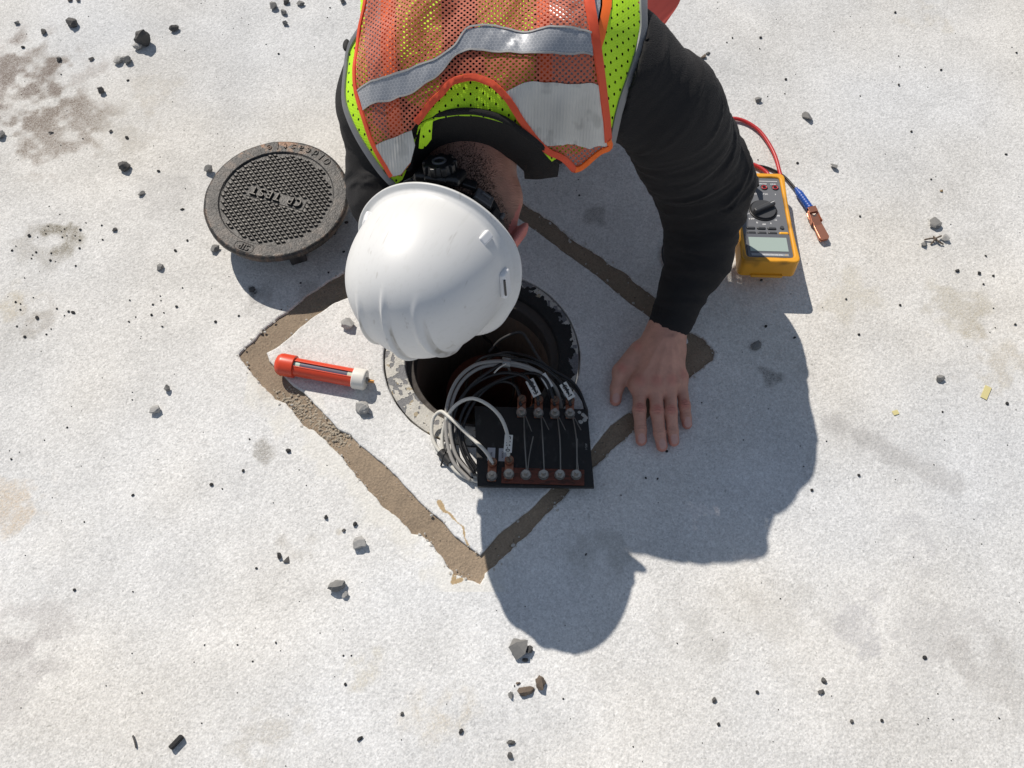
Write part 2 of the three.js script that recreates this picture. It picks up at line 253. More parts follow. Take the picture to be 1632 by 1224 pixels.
// the iron ring set in the pad, and the shaft below it
{
  const ring = thing('iron_ring_frame', 'round iron ring frame with flaking pale paint around the open hole', 'manhole frame', [RX, 0, RZ]);
  const S = 0.36;
  const prof = (pts) => { const g = new THREE.LatheGeometry(pts.map(([r, y]) => new THREE.Vector2(r, y)), 128); const p = g.attributes.position, uv = g.attributes.uv; for (let i = 0; i < p.count; i++) uv.setXY(i, p.getX(i) / S + 0.5, -p.getZ(i) / S + 0.5); g.translate(RX, 0, RZ); return g; };
  const flake = (u, v) => {
    const x = (u - 0.5) * S, z = -(v - 0.5) * S, r = hypot(x, z), a = atan2(z, x);
    const n = fbm(u, v, 14, 14, 4, 5), n2 = fbm(u, v, 40, 40, 3, 8), f = vn(u * 260, v * 260, 260, 260, 3);
    const tarSide = sst(-2.3, -1.6, a) * sst(1.25, 0.6, a);                              // this side of the ring is coated with tar
    const tar = r + (n2 - 0.5) * 0.028 + (n - 0.5) * 0.012 < 0.128 + 0.030 * tarSide;
    if (tar && (tarSide > 0.2 || r < 0.131)) { const k = 14 + 16 * f + 14 * n2; return [k, k, k * 0.98, 1]; }
    if (n > 0.60 || (n2 > 0.66 && n > 0.5)) { const k = 104 + 26 * f; return [k, k, k * 1.01, 2]; }
    const k = 186 + 22 * (f - .5) + 40 * (n2 - 0.5); return n2 > 0.7 ? [k * 0.82, k * 0.76, k * 0.64, 3] : [k, k * 0.985, k * 0.94, 3];
  };
  const map = tex(1024, 1024, (u, v) => { const c = flake(u, v); return [c[0], c[1], c[2]]; });
  const bmp = grey(1024, 1024, (u, v) => { const c = flake(u, v); return (c[3] === 1 ? 0.5 : c[3] === 2 ? 0.25 : 0.75) + 0.25 * vn(u * 260, v * 260, 260, 260, 3); });
  const flange = part('flange', prof([[0.1665, -0.03], [0.1668, -0.0026], [0.1660, -0.0012], [0.135, -0.0012], [0.1325, -0.003], [0.132, -0.012]]), std({ map, bumpMap: bmp, bumpScale: 0.0016, roughness: 0.75 }), ring);
  const ironMat = std({ color: new THREE.Color(0.07, 0.062, 0.055), roughness: 0.75, metalness: 0.1, bumpMap: grey(256, 256, (u, v) => fbm(u, v, 30, 30, 3, 2)), bumpScale: 0.003 });
  part('cover_seat', prof([[0.1325, -0.012], [0.1315, -0.022], [0.121, -0.023], [0.119, -0.025], [0.1185, -0.06]]), ironMat, ring);
  part('shaft_wall', prof([[0.1185, -0.06], [0.1185, -0.50]]), std({ color: new THREE.Color(0.22, 0.165, 0.125), roughness: 0.85, bumpMap: ironMat.bumpMap, bumpScale: 0.003 }), ring);
  const rustMat = std({ color: new THREE.Color(0.20, 0.075, 0.048), roughness: 0.85 });
  const sleeve = new THREE.CylinderGeometry(0.080, 0.080, 0.25, 48, 1, true); sleeve.translate(RX + 0.010, -0.255, RZ + 0.012); part('inner_sleeve', sleeve, rustMat, ring, 'rust brown pipe sleeve deep in the shaft');
  const fl = new THREE.CircleGeometry(0.1185, 48); fl.rotateX(-PI / 2); fl.translate(RX, -0.46, RZ); part('shaft_floor', fl, std({ color: new THREE.Color(0.30, 0.24, 0.18), roughness: 1 }), ring);
}
// ---------------------------------------------------------------- the worker
// height of the vest over the ground as a smooth sheet through measured points (thin plate spline)
const vestCtrl = [[-.0503, 0.525, -.1525], [-.0499, 0.555, -.193], [-.0538, 0.575, -.2436], [-.0592, 0.59, -.3458], [-.0642, 0.59, -.5558], [-.2065, 0.53, -.6521], [0.0767, 0.53, -.6521], [-.1906, 0.53, -.4249], [0.0691, 0.55, -.3985], [0.1611, 0.5, -.4644],
  [-.1916, 0.505, -.2136], [-.1717, 0.475, -.1485], [-.1544, 0.415, -.1055], [-.2215, 0.455, -.2092], [-.2223, 0.465, -.2599], [-.1884, 0.525, -.3013], [-.1187, 0.54, -.178], [-.1206, 0.55, -.2401], [-.0976, 0.498, -.1327], [-.1281, 0.462, -.1244],
  [0.0993, 0.57, -.1772], [0.1598, 0.535, -.2406], [0.1533, 0.52, -.2036], [0.137, 0.475, -.1692], [0.1304, 0.43, -.152], [0.0644, 0.505, -.1214], [0.0818, 0.415, -.1229], [0.0255, 0.535, -.1329], [0.0472, 0.455, -.1203], [0.1648, 0.545, -.2782], [0.0254, 0.568, -.1894], [0.0256, 0.58, -.2379], [-.0122, 0.513, -.1289], [0.0931, 0.582, -.2356], [0.1086, 0.537, -.1508]];
const tps = (() => {
  const n = vestCtrl.length, M = n + 3, A = Array.from({ length: M }, () => new Float64Array(M + 1)), U = (r) => r > 1e-12 ? r * log(r) : 0;
  vestCtrl.forEach((p, i) => {
    vestCtrl.forEach((q, j) => { A[i][j] = U((p[0] - q[0]) ** 2 + (p[2] - q[2]) ** 2) + (i === j ? 2e-3 : 0); });
    A[i][n] = A[n][i] = 1; A[i][n + 1] = A[n + 1][i] = p[0]; A[i][n + 2] = A[n + 2][i] = p[2]; A[i][M] = p[1];
  });
  for (let c = 0; c < M; c++) { let b = c; for (let r = c + 1; r < M; r++) if (abs(A[r][c]) > abs(A[b][c])) b = r; [A[c], A[b]] = [A[b], A[c]]; for (let r = 0; r < M; r++) if (r !== c) { const k = A[r][c] / A[c][c]; if (k) for (let q = c; q <= M; q++) A[r][q] -= k * A[c][q]; } }
  return A.map((r, i) => r[M] / r[i]);
})();
function vestH(x, z) { const n = vestCtrl.length; let s = tps[n] + tps[n + 1] * x + tps[n + 2] * z; for (let i = 0; i < n; i++) { const r = (vestCtrl[i][0] - x) ** 2 + (vestCtrl[i][2] - z) ** 2; if (r > 1e-12) s += tps[i] * r * log(r); } return s; }

const worker = thing('person', 'person in orange mesh vest and black sleeves bent over the hole, palm on concrete', 'person', [-.0715, 0, -.6932]);
// joints
const shoulderL = [0.1399, 0.462, -.244], armL1 = [0.214, 0.395, -.2435], elbowL = [0.3113, 0.2, -.2592], foreL = [0.311, 0.125, -.1819], wristL = [0.26, 0.052, -.078];
const shoulderR = [-.1625, 0.39, -.2538], elbowR = [-.1671, 0.285, -.1744], wristR = [-.1552, 0.065, -.1861], neckBase = [-.0448, 0.385, -.2243], chest = [-.05, 0.42, -.3478], waist = [-.0643, 0.42, -.6125], hip = [-.0741, 0.44, -.8791];
const helmC = [-.1042, 0.348, -.0241];                                         // centre of the hard hat's rim
const hY = V([-.3709, 0.3375, 0.8652]), hX = V([0.9319, 0.2002, 0.3025]); hX.addScaledVector(hY, -hX.dot(hY)).normalize();   // crown, and towards the worker's left ear
const hZ = hX.clone().cross(hY).normalize();                            // forehead
const headM = basis(hX, hY, hZ, V(helmC)), headI = headM.clone().invert();
const loc = (x, y, z) => new THREE.Vector3(x, y, z).applyMatrix4(headM);
const toArr = (v) => [v.x, v.y, v.z];
const skullBase = toArr(loc(0.004, -0.075, -0.030));
function headD(x, y, z) {   // local: x to the left ear, y crown, z face
  const e = headI.elements, lx = e[0] * x + e[4] * y + e[8] * z + e[12], ly = e[1] * x + e[5] * y + e[9] * z + e[13], lz = e[2] * x + e[6] * y + e[10] * z + e[14];
  let d = ell(lx, ly, lz, [0, -0.005, 0.010], [0.077, 0.098, 0.093]);
  d = smin(d, ell(lx, ly, lz, [0, -0.085, 0.022], [0.058, 0.062, 0.066]), 0.05);                // face and jaw
  d = smin(d, cap(lx, ly, lz, [0, -0.138, 0.062], [0, -0.136, 0.066], 0.021, 0.018), 0.03);      // chin
  d = smin(d, cap(lx, ly, lz, [0, -0.045, 0.092], [0, -0.085, 0.108], 0.009, 0.014), 0.014);     // nose
  d = smin(d, cap(lx, ly, lz, [-0.018, -0.112, 0.088], [0.018, -0.112, 0.088], 0.006, 0.006), 0.01);   // lips
  d = smin(d, cap(lx, ly, lz, [-0.045, -0.035, 0.074], [0.045, -0.035, 0.074], 0.012, 0.012), 0.02);   // brow
  for (const s of [-1, 1]) {
    d = smin(d, cap(lx, ly, lz, [s * 0.052, -0.115, -0.03], [s * 0.056, -0.06, 0.0], 0.03, 0.026), 0.03);   // jaw angle and the muscle below the ear
    d = smax(d, -(hypot(lx - s * 0.031, ly + 0.055, lz - 0.096) - 0.013), 0.012);                // eye sockets
    d = smin(d, hypot(lx - s * 0.031, ly + 0.055, lz - 0.080) - 0.0115, 0.002);                  // eyes
    const ex = (lx - s * 0.093) * cos(0.5) - s * (lz + 0.004) * sin(-0.5), ez = s * (lx - s * 0.093) * sin(-0.5) + (lz + 0.004) * cos(0.5);
    let ear = ell(ex, ly, ez, [0, -0.062, 0], [0.009, 0.036, 0.024]); ear = smax(ear, -ell(ex, ly, ez, [s * 0.008, -0.058, 0.004], [0.006, 0.02, 0.011]), 0.004);
    d = smin(d, ear, 0.008);
  }
  return d;
}
function neckD(x, y, z) { return cap(x, y, z, skullBase, neckBase, 0.064, 0.064); }
// left hand on the ground
const fingersL = [
  [[0.2109, 0.03, 0.014], [0.2085, 0.027, 0.0591], [0.21, 0.017, 0.0893], [0.2108, 0.0105, 0.1065], .0112, .0092],
  [[0.2372, 0.034, 0.0159], [0.2366, 0.029, 0.0633], [0.2401, 0.018, 0.0963], [0.2438, 0.0105, 0.1163], .0115, .0094],
  [[0.2616, 0.032, 0.0126], [0.2596, 0.027, 0.0624], [0.262, 0.017, 0.0926], [0.2639, 0.0105, 0.1076], .0108, .0090],
  [[0.2803, 0.026, 0.0006], [0.2843, 0.021, 0.0497], [0.2861, 0.015, 0.0662], [0.2881, 0.0098, 0.0775], .0098, .0084]];
const thumbL = [[0.2127, 0.036, -.0436], [0.1826, 0.026, -.011], [0.1748, 0.018, 0.0153], [0.1724, 0.0115, 0.0353], .015, .0098];
function handD(x, y, z, w, fs, th, palm) {
  let d = palm(x, y, z);
  let f = 1;
  for (const [a, b, c, e, r0, r1] of fs) { let q = cap(x, y, z, a, b, r0 * 1.02, r0 * .96); q = smin(q, cap(x, y, z, b, c, r0, r1 * 1.02), 0.004); q = smin(q, cap(x, y, z, c, e, r1 * 1.05, r1), 0.004); f = min(f, q); }
  d = smin(d, f, 0.010);
  for (const [a, b, c, e, r0] of fs) for (const [J, K, amp] of [[b, a, 1], [c, b, 0.7]]) { const q = hypot(x - J[0], y - J[1] - r0 * 0.8, z - J[2]); if (q < 0.016) { const ux = J[0] - K[0], uz = J[2] - K[2], L = hypot(ux, uz), s = ((x - J[0]) * ux + (z - J[2]) * uz) / L; d += amp * 0.0006 * sin(s * 1500 + 3 * n3(x * 120, y * 120, z * 120)) * sst(0.013, 0.004, q); } }
  let t = cap(x, y, z, th[0], th[1], th[4] * 1.15, th[4]); t = smin(t, cap(x, y, z, th[1], th[2], th[4] * 0.88, th[5] * 1.08), 0.006); t = smin(t, cap(x, y, z, th[2], th[3], th[5] * 1.1, th[5]), 0.005);
  return smin(d, t, 0.012);
}
const palmL = (x, y, z) => {
  let d = cap(x, y, z, wristL, [0.2518, 0.044, -.0489], 0.026, 0.026);
  d = smin(d, cap(x, y, z, wristL, [0.2333, 0.04, -.0463], 0.024, 0.021), 0.02);
  d = smin(d, cap(x, y, z, wristL, [0.2711, 0.04, -.0463], 0.022, 0.019), 0.02);
  for (const [q, r] of [[[0.2092, 0.027, 0.0149], .0165], [[0.2353, 0.031, 0.019], .0170], [[0.2599, 0.029, 0.0135], .0165], [[0.2763, 0.025, 0.0001], .0155]]) d = smin(d, cap(x, y, z, [0.2513, 0.043, -.0542], q, 0.021, r), 0.022);
  for (const f of fingersL) d = smin(d, cap(x, y, z, [wristL[0] + (f[0][0] - wristL[0]) * 0.25, wristL[1] + 0.0235, wristL[2] + 0.03], [f[0][0], f[0][1] + 0.0125, f[0][2]], 0.0016, 0.0028), 0.006);   // tendons
  for (const f of fingersL) d = smin(d, hypot(x - f[0][0], y - f[0][1] - 0.0035, z - f[0][2]) - 0.0095, 0.008);
  return max(d, 0.0005 - y);
};
const fingersR = [0, 1, 2, 3].map((i) => { const p = [-.1296, 0, -.175], s = (i - 1.5) * 0.023; return [[p[0] + s - 0.01, .03, p[2] + 0.01], [p[0] + s * 1.1, .026, p[2] + 0.055], [p[0] + s * 1.15, .017, p[2] + 0.078 - abs(i - 1.3) * 0.006], [p[0] + s * 1.2, .0105, p[2] + 0.096 - abs(i - 1.3) * 0.009], .0108, .009]; });
const thumbR = (() => { const p = [-.1296, 0, -.175]; return [[p[0] + 0.02, .034, p[2] - 0.04], [p[0] + 0.052, .026, p[2] - 0.012], [p[0] + 0.06, .018, p[2] + 0.016], [p[0] + 0.062, .0115, p[2] + 0.038], .0145, .0098]; })();
const palmR = (x, y, z) => { let d = 1; for (const f of fingersR) d = smin(d, cap(x, y, z, wristR, f[0], 0.024, 0.0165), 0.022); return d; };
const skinTint = (g, fn) => { const p = g.attributes.position, c = new Float32Array(p.count * 3); for (let i = 0; i < p.count; i++) { const q = fn(p.getX(i), p.getY(i), p.getZ(i)); c.set(q, i * 3); } g.setAttribute('color', new THREE.BufferAttribute(c, 3)); return g; };
const blot = (x, y, z) => 1 + 0.16 * n3(x * 60, y * 60, z * 60) + 0.08 * n3(x * 200, y * 200, z * 200);
{
  const inner = (x, y, z) => {   // the body under the clothes
    let d = smin(cap(x, y, z, chest, waist, 0.115, 0.11), cap(x, y, z, waist, hip, 0.11, 0.12), 0.05);
    for (const s of [shoulderL, shoulderR]) d = smin(d, cap(x, y, z, chest, s, 0.08, 0.055), 0.05);
    d = smin(d, cap(x, y, z, neckBase, chest, 0.06, 0.09), 0.05);
    d = min(d, cap(x, y, z, shoulderL, elbowL, 0.045, 0.034), cap(x, y, z, elbowL, foreL, 0.032, 0.028), cap(x, y, z, foreL, wristL, 0.028, 0.022), cap(x, y, z, shoulderR, elbowR, 0.045, 0.038), cap(x, y, z, elbowR, wristR, 0.034, 0.022), neckD(x, y, z));
    return d;
  };
  const all = (x, y, z) => smin(headD(x, y, z), neckD(x, y, z), 0.03);
  const c0 = V(helmC), nb = V(neckBase);
  const lo = [min(c0.x, nb.x) - 0.16, min(c0.y, nb.y) - 0.22, min(c0.z, nb.z) - 0.09], hi = [max(c0.x, nb.x) + 0.16, max(c0.y, nb.y) + 0.14, max(c0.z, nb.z) + 0.15];
  const gHead = surfaceNets(all, lo, hi, 0.0034);
  const hands = [[fingersL, thumbL, palmL, wristL, elbowL], [fingersR, thumbR, palmR, wristR, elbowR]].map(([f, t, pm, w, el], i) => {
    const af = i ? el : foreL, arm = [lerp(w[0], af[0], 0.5), lerp(w[1], af[1], 0.5), lerp(w[2], af[2], 0.5)];
    const pts = [...f.flatMap((q) => q.slice(0, 4)), ...t.slice(0, 4), w, arm];
    const l = [0, 1, 2].map((k) => min(...pts.map((q) => q[k])) - 0.03), h = [0, 1, 2].map((k) => max(...pts.map((q) => q[k])) + 0.03);
    return surfaceNets((x, y, z) => { let d = smin(handD(x, y, z, w, f, t, pm), cap(x, y, z, w, arm, 0.0265, 0.028), 0.015); if (i === 0) d += 0.0011 * max(0, n3(x * 90, y * 40, z * 260)) * sst(0.03, 0.0, abs(z - w[2] - 0.012)); return d; }, l, h, i ? 0.0028 : 0.0018);
  });
  const gIn = surfaceNets(inner, [-0.55, 0, -0.85], [0.45, 0.62, 0.1], 0.013);
  const K = (p, q) => hypot(p[0] - q[0], p[1] - q[1], p[2] - q[2]);
  skinTint(gIn, () => [0.5, 0.3, 0.22]);
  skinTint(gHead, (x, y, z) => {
    const e = headI.elements, lx = e[0] * x + e[4] * y + e[8] * z + e[12], ly = e[1] * x + e[5] * y + e[9] * z + e[13], lz = e[2] * x + e[6] * y + e[10] * z + e[14], b = blot(x, y, z);
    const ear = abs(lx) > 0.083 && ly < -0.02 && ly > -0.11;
    if (ear) return [0.60 * b, 0.20 * b, 0.17 * b];  // redder ear skin, with sun glow through it painted into the colour
    if (lz > 0.07 && hypot(abs(lx) - 0.031, ly + 0.055) < 0.011) return hypot(abs(lx) - 0.031, ly + 0.055) < 0.005 ? [0.05, 0.04, 0.03] : [0.75, 0.72, 0.7];
    if (lz > 0.08 && abs(lx) < 0.024 && abs(ly + 0.112) < 0.008) return [0.45 * b, 0.17 * b, 0.15 * b];
    const hair = sst(0.122, 0.065, -ly + 0.012 * n3(lx * 60, ly * 60, lz * 60)) * (lz < 0.02 ? 1 : 0) * 0.9;   // stubble
    return [lerp(0.50, 0.17, hair) * b, lerp(0.245, 0.105, hair) * b, lerp(0.18, 0.078, hair) * b];
  });
  hands.forEach((g, i) => skinTint(g, (x, y, z) => {
    const b = blot(x, y, z), fs = i ? fingersR : fingersL; let red = 0, nail = 0;
    for (const f of [...fs, i ? thumbR : thumbL]) { red = max(red, 0.8 * sst(0.016, 0.004, K([x, y, z], [f[0][0], f[0][1] + 0.012, f[0][2]])), sst(0.013, 0.004, K([x, y, z], [f[1][0], f[1][1] + 0.01, f[1][2]])), sst(0.016, 0.006, K([x, y, z], f[3])));
      const dx = f[3][0] - f[2][0], dz = f[3][2] - f[2][2], L = hypot(dx, dz), al = ((x - f[3][0]) * dx + (z - f[3][2]) * dz) / L, ac = abs((x - f[3][0]) * dz - (z - f[3][2]) * dx) / L;
      if (y > f[3][1] + 0.0035 && hypot((al - 0.000) / 0.0075, ac / 0.0062) < 1) nail = 1; }
    if (nail) return [0.62, 0.36, 0.30];
    return [0.60 * b, lerp(0.31, 0.235, red) * b, lerp(0.225, 0.175, red) * b];
  }));
  const g = mergeGeometries([gIn, gHead, ...hands]);
  const pores = grey(512, 512, (u, v) => 0.5 * fbm(u, v, 60, 60, 2, 3) + 0.5 * vn(u * 170, v * 170, 170, 170, 5)); pores.repeat.set(9, 9);
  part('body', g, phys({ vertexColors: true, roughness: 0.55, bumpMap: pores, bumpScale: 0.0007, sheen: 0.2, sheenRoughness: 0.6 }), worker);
  // cropped hair over the nape and round the ears
  const H = [], HN = [], m3 = new THREE.Vector3();
  const field = (p) => all(p.x, p.y, p.z);
  let made = 0;
  for (let t = 0; t < 420000 && made < 26000; t++) {
    const lx = rr(-0.085, 0.085), ly = rr(-0.125, 0.0), lz = rr(-0.125, 0.035);
    m3.set(lx, ly, lz).applyMatrix4(headM); let d = field(m3); if (abs(d) > 0.012) continue;
    const e = 0.001, n = new THREE.Vector3(field(m3.clone().add(new THREE.Vector3(e, 0, 0))) - d, field(m3.clone().add(new THREE.Vector3(0, e, 0))) - d, field(m3.clone().add(new THREE.Vector3(0, 0, e))) - d).normalize();
    m3.addScaledVector(n, -d); const q = m3.clone().applyMatrix4(headI);
    const edge = 0.112 - 0.030 * sst(0.035, 0.075, abs(q.x)) + 0.012 * n3(q.x * 60, q.y * 60, q.z * 60);
    if (-q.y > edge || rnd() > sst(edge + 0.002, edge - 0.06, -q.y) || abs(q.x) > 0.083) continue;
    if (q.z > 0.012 && q.y < -0.06) continue;
    const dir = hY.clone().multiplyScalar(-1).addScaledVector(n, 0.22).add(new THREE.Vector3(rr(-.3, .3), rr(-.3, .3), rr(-.3, .3))).normalize();
    const L = rr(0.002, 0.0042), side = dir.clone().cross(n).normalize().multiplyScalar(0.00018), tip = m3.clone().addScaledVector(dir, L), mid = m3.clone().addScaledVector(dir, L * 0.5).addScaledVector(n, 0.0006);
    const a = m3.clone().add(side), b = m3.clone().sub(side), c2 = mid.clone().add(side), d2 = mid.clone().sub(side);
    for (const v of [a, b, c2, b, d2, c2, c2, d2, tip]) { H.push(v.x, v.y, v.z); HN.push(n.x, n.y, n.z); }
    made++;
  }
  const hg = new THREE.BufferGeometry(); hg.setAttribute('position', new THREE.Float32BufferAttribute(H, 3)); hg.setAttribute('normal', new THREE.Float32BufferAttribute(HN, 3));
  part('hair', hg, std({ color: new THREE.Color(0.15, 0.095, 0.070), roughness: 0.6 }), worker, 'cropped dark brown hair on the nape');
}
// black long-sleeved top
const armholeL = [[0.1305, -.1447], [0.1371, -.1677], [0.1539, -.2042], [0.1651, -.2451], [0.1656, -.2744], [0.1817, -.6683]], armholeR = [[-.1557, -.0998], [-.1753, -.1166], [-.1978, -.1449], [-.2123, -.1731], [-.2204, -.2003], [-.2199, -.2374], [-.2151, -.2672], [-.1968, -.2748], [-.2123, -.6178]], armholeEnd = armholeR[0][1] + 0.01;
const edgeAt = (l, z) => { if (z >= l[0][1]) return l[0][0]; for (let i = 0; i + 1 < l.length; i++) if (z <= l[i][1] && z >= l[i + 1][1]) return lerp(l[i][0], l[i + 1][0], (l[i][1] - z) / (l[i][1] - l[i + 1][1])); return l[l.length - 1][0]; };
const sleeveD = (() => {
  const armA = [shoulderL, armL1, elbowL, foreL, wristL], rA = [0.071, 0.071, 0.072, 0.050, 0.031];
  const armB = [shoulderR, [-.1622, 0.325, -.239], elbowR, wristR], rB = [0.072, 0.070, 0.068, 0.034];
  const crease = (x, y, z, arm) => {   // folds run round the arm, pulled slightly on the bias
    let best = 1, s = 0, acc = 0;
    for (let i = 0; i + 1 < arm.length; i++) { const a = arm[i], b = arm[i + 1], bx = b[0] - a[0], by = b[1] - a[1], bz = b[2] - a[2], L = hypot(bx, by, bz), t = clamp(((x - a[0]) * bx + (y - a[1]) * by + (z - a[2]) * bz) / (L * L)), d = hypot(x - a[0] - bx * t, y - a[1] - by * t, z - a[2] - bz * t); if (d < best) { best = d; s = acc + t * L; } acc += L; }
    const q = n3(x * 7 + s * 18, y * 7, z * 7), r1 = 1 - abs(n3(s * 26 + x * 9 + q, y * 9, z * 5 + 3)) * 2, r2 = 1 - abs(n3(s * 58 + z * 16, x * 14 + 9, y * 14)) * 2;
    const bend = exp(-(((s - acc * 0.52) / 0.14) ** 2));
    return (r1 * 0.0052 + r2 * 0.0026) * (0.55 + 0.8 * bend) + 0.004 * n3(x * 13, y * 13, z * 13);
  };
  return (x, y, z) => {
    let a = 1; for (let i = 0; i < 4; i++) a = smin(a, cap(x, y, z, armA[i], armA[i + 1], rA[i], rA[i + 1]), i ? 0.02 : 0.001);
    let b = 1; for (let i = 0; i < 3; i++) b = smin(b, cap(x, y, z, armB[i], armB[i + 1], rB[i], rB[i + 1]), i ? 0.02 : 0.001);
    if (a < 0.03) a -= crease(x, y, z, armA); if (b < 0.03) b -= crease(x, y, z, armB);
    // cut the cuffs
    const cut = (w, p) => { const dx = w[0] - p[0], dy = w[1] - p[1], dz = w[2] - p[2], L = hypot(dx, dy, dz); return ((x - w[0]) * dx + (y - w[1]) * dy + (z - w[2]) * dz) / L; };
    a = max(a, cut(wristL, foreL)); b = max(b, cut(wristR, elbowR));
    let t = smin(cap(x, y, z, chest, waist, 0.15, 0.14), cap(x, y, z, waist, hip, 0.14, 0.15), 0.05);
    t = smin(t, cap(x, y, z, [chest[0], chest[1] + 0.02, chest[2]], shoulderL, 0.12, 0.08), 0.06); t = smin(t, cap(x, y, z, [chest[0], chest[1] + 0.02, chest[2]], shoulderR, 0.12, 0.08), 0.06);
    t = smax(t, (y - vestH(x, clamp(z, -0.75, 0)) + 0.016) * 0.75, 0.02);
    const all = smin(smin(t, a, 0.03), b, 0.03);
    // nothing of the top stands above the vests inside their armholes
    const zc = clamp(z, -0.5, 0), inside = max(vestH(x, zc) - 0.013 - y, x - edgeAt(armholeL, z) - 0.004, edgeAt(armholeR, z) + 0.004 - x, z - armholeEnd);
    return smax(all, -inside, 0.006);
  };
})();
const knitN = grey(512, 512, (u, v) => 0.6 * vn(u * 200, v * 200, 200, 200, 3) + 0.4 * (0.5 + 0.5 * sin(u * 2 * PI * 120)));
knitN.repeat.set(6, 6);
const blackKnit = phys({ color: new THREE.Color(0.010, 0.0095, 0.0105), roughness: 0.9, bumpMap: knitN, bumpScale: 0.0008, sheen: 0.25, sheenRoughness: 0.5, sheenColor: new THREE.Color(0.10, 0.10, 0.11), side: THREE.DoubleSide });
part('long_sleeved_top', surfaceNets(sleeveD, [-0.42, 0.005, -0.86], [0.47, 0.63, 0.06], 0.0058), blackKnit, worker, 'black knit top with creased sleeves');
{ // ribbed cuff at the wrist
  const w = V(wristL), d = V(foreL).sub(w).normalize(), M = frame(w.clone().addScaledVector(d, -0.003), d), pr = []; for (let i = 0; i <= 20; i++) { const t = i / 20; pr.push(new THREE.Vector2(0.0318 + 0.0055 * t + 0.0004 * sin(t * 50) - (i === 0 ? 0.0030 : i === 1 ? 0.0008 : 0), t * 0.032)); }
  const g = new THREE.LatheGeometry(pr, 64), p = g.attributes.position; for (let i = 0; i < p.count; i++) { const a = atan2(p.getZ(i), p.getX(i)), k = 1 + 0.012 * sin(a * 30) + 0.03 * n3(cos(a) * 2, sin(a) * 2, p.getY(i) * 30); p.setX(i, p.getX(i) * k); p.setZ(i, p.getZ(i) * k); } g.rotateX(PI / 2); g.applyMatrix4(M); g.computeVertexNormals(); part('cuff', g, blackKnit, worker);
}
// trousers and boots, kneeling, behind the vest
{
  const hl = [hip[0] + 0.08, hip[1] - 0.02, hip[2]], hr = [hip[0] - 0.08, hip[1] - 0.02, hip[2]], kl = [hip[0] + 0.10, 0.085, hip[2] + 0.06], kr = [hip[0] - 0.10, 0.085, hip[2] + 0.06], al = [hip[0] + 0.10, 0.075, hip[2] - 0.32], ar = [hip[0] - 0.10, 0.075, hip[2] - 0.30];
  const legs = (x, y, z) => { let d = cap(x, y, z, hip, waist, 0.145, 0.135); d = max(d, z - lerp(hip[2], waist[2], 0.5)); for (const [h, k, a] of [[hl, kl, al], [hr, kr, ar]]) { d = smin(d, cap(x, y, z, h, k, 0.105, 0.08), 0.04); d = min(d, cap(x, y, z, k, a, 0.078, 0.055)); } return d - 0.006 * n3(x * 16, y * 16, z * 16); };
  part('trousers', surfaceNets(legs, [hip[0] - 0.36, 0.0, hip[2] - 0.42], [hip[0] + 0.36, 0.66, hip[2] + 0.34], 0.011), std({ color: new THREE.Color(0.03, 0.045, 0.075), roughness: 0.9 }), worker);
  for (const a of [al, ar]) part('boot', surfaceNets((x, y, z) => smin(cap(x, y, z, [a[0], 0.08, a[2]], [a[0], 0.06, a[2] - 0.05], 0.06, 0.055), cap(x, y, z, [a[0], 0.05, a[2] - 0.05], [a[0], 0.06, a[2] - 0.23], 0.048, 0.044), 0.03), [a[0] - 0.1, -0.01, a[2] - 0.32], [a[0] + 0.1, 0.18, a[2] + 0.1], 0.009), std({ color: new THREE.Color(0.09, 0.05, 0.025), roughness: 0.7 }), worker);
}
// ---------------------------------------------------------------- the two vests, laid over the back as cut panels
const foldH = (x, z) => 0.0055 * n3(x * 16 + z * 9, 2, z * 11) + 0.0042 * n3(x * 38 - z * 12, 5, z * 20) + 0.0016 * n3(x * 80 + z * 40, 9, z * 50)
  + 0.022 * exp(-(((x + 0.075 + (z + 0.30) * 0.55) / 0.035) ** 2)) * sst(-0.16, -0.26, z)
  - 0.012 * exp(-(((x + 0.035 + (z + 0.30) * 0.55) / 0.025) ** 2)) * sst(-0.18, -0.28, z)
  + 0.010 * exp(-(((x - 0.06) / 0.03) ** 2)) * sst(-0.20, -0.32, z);
const sheetH = { under: (x, z) => vestH(x, z) - 0.004 + 0.002 * n3(x * 22, 1, z * 14), over: (x, z) => vestH(x, z) + 0.006 + foldH(x, z) };
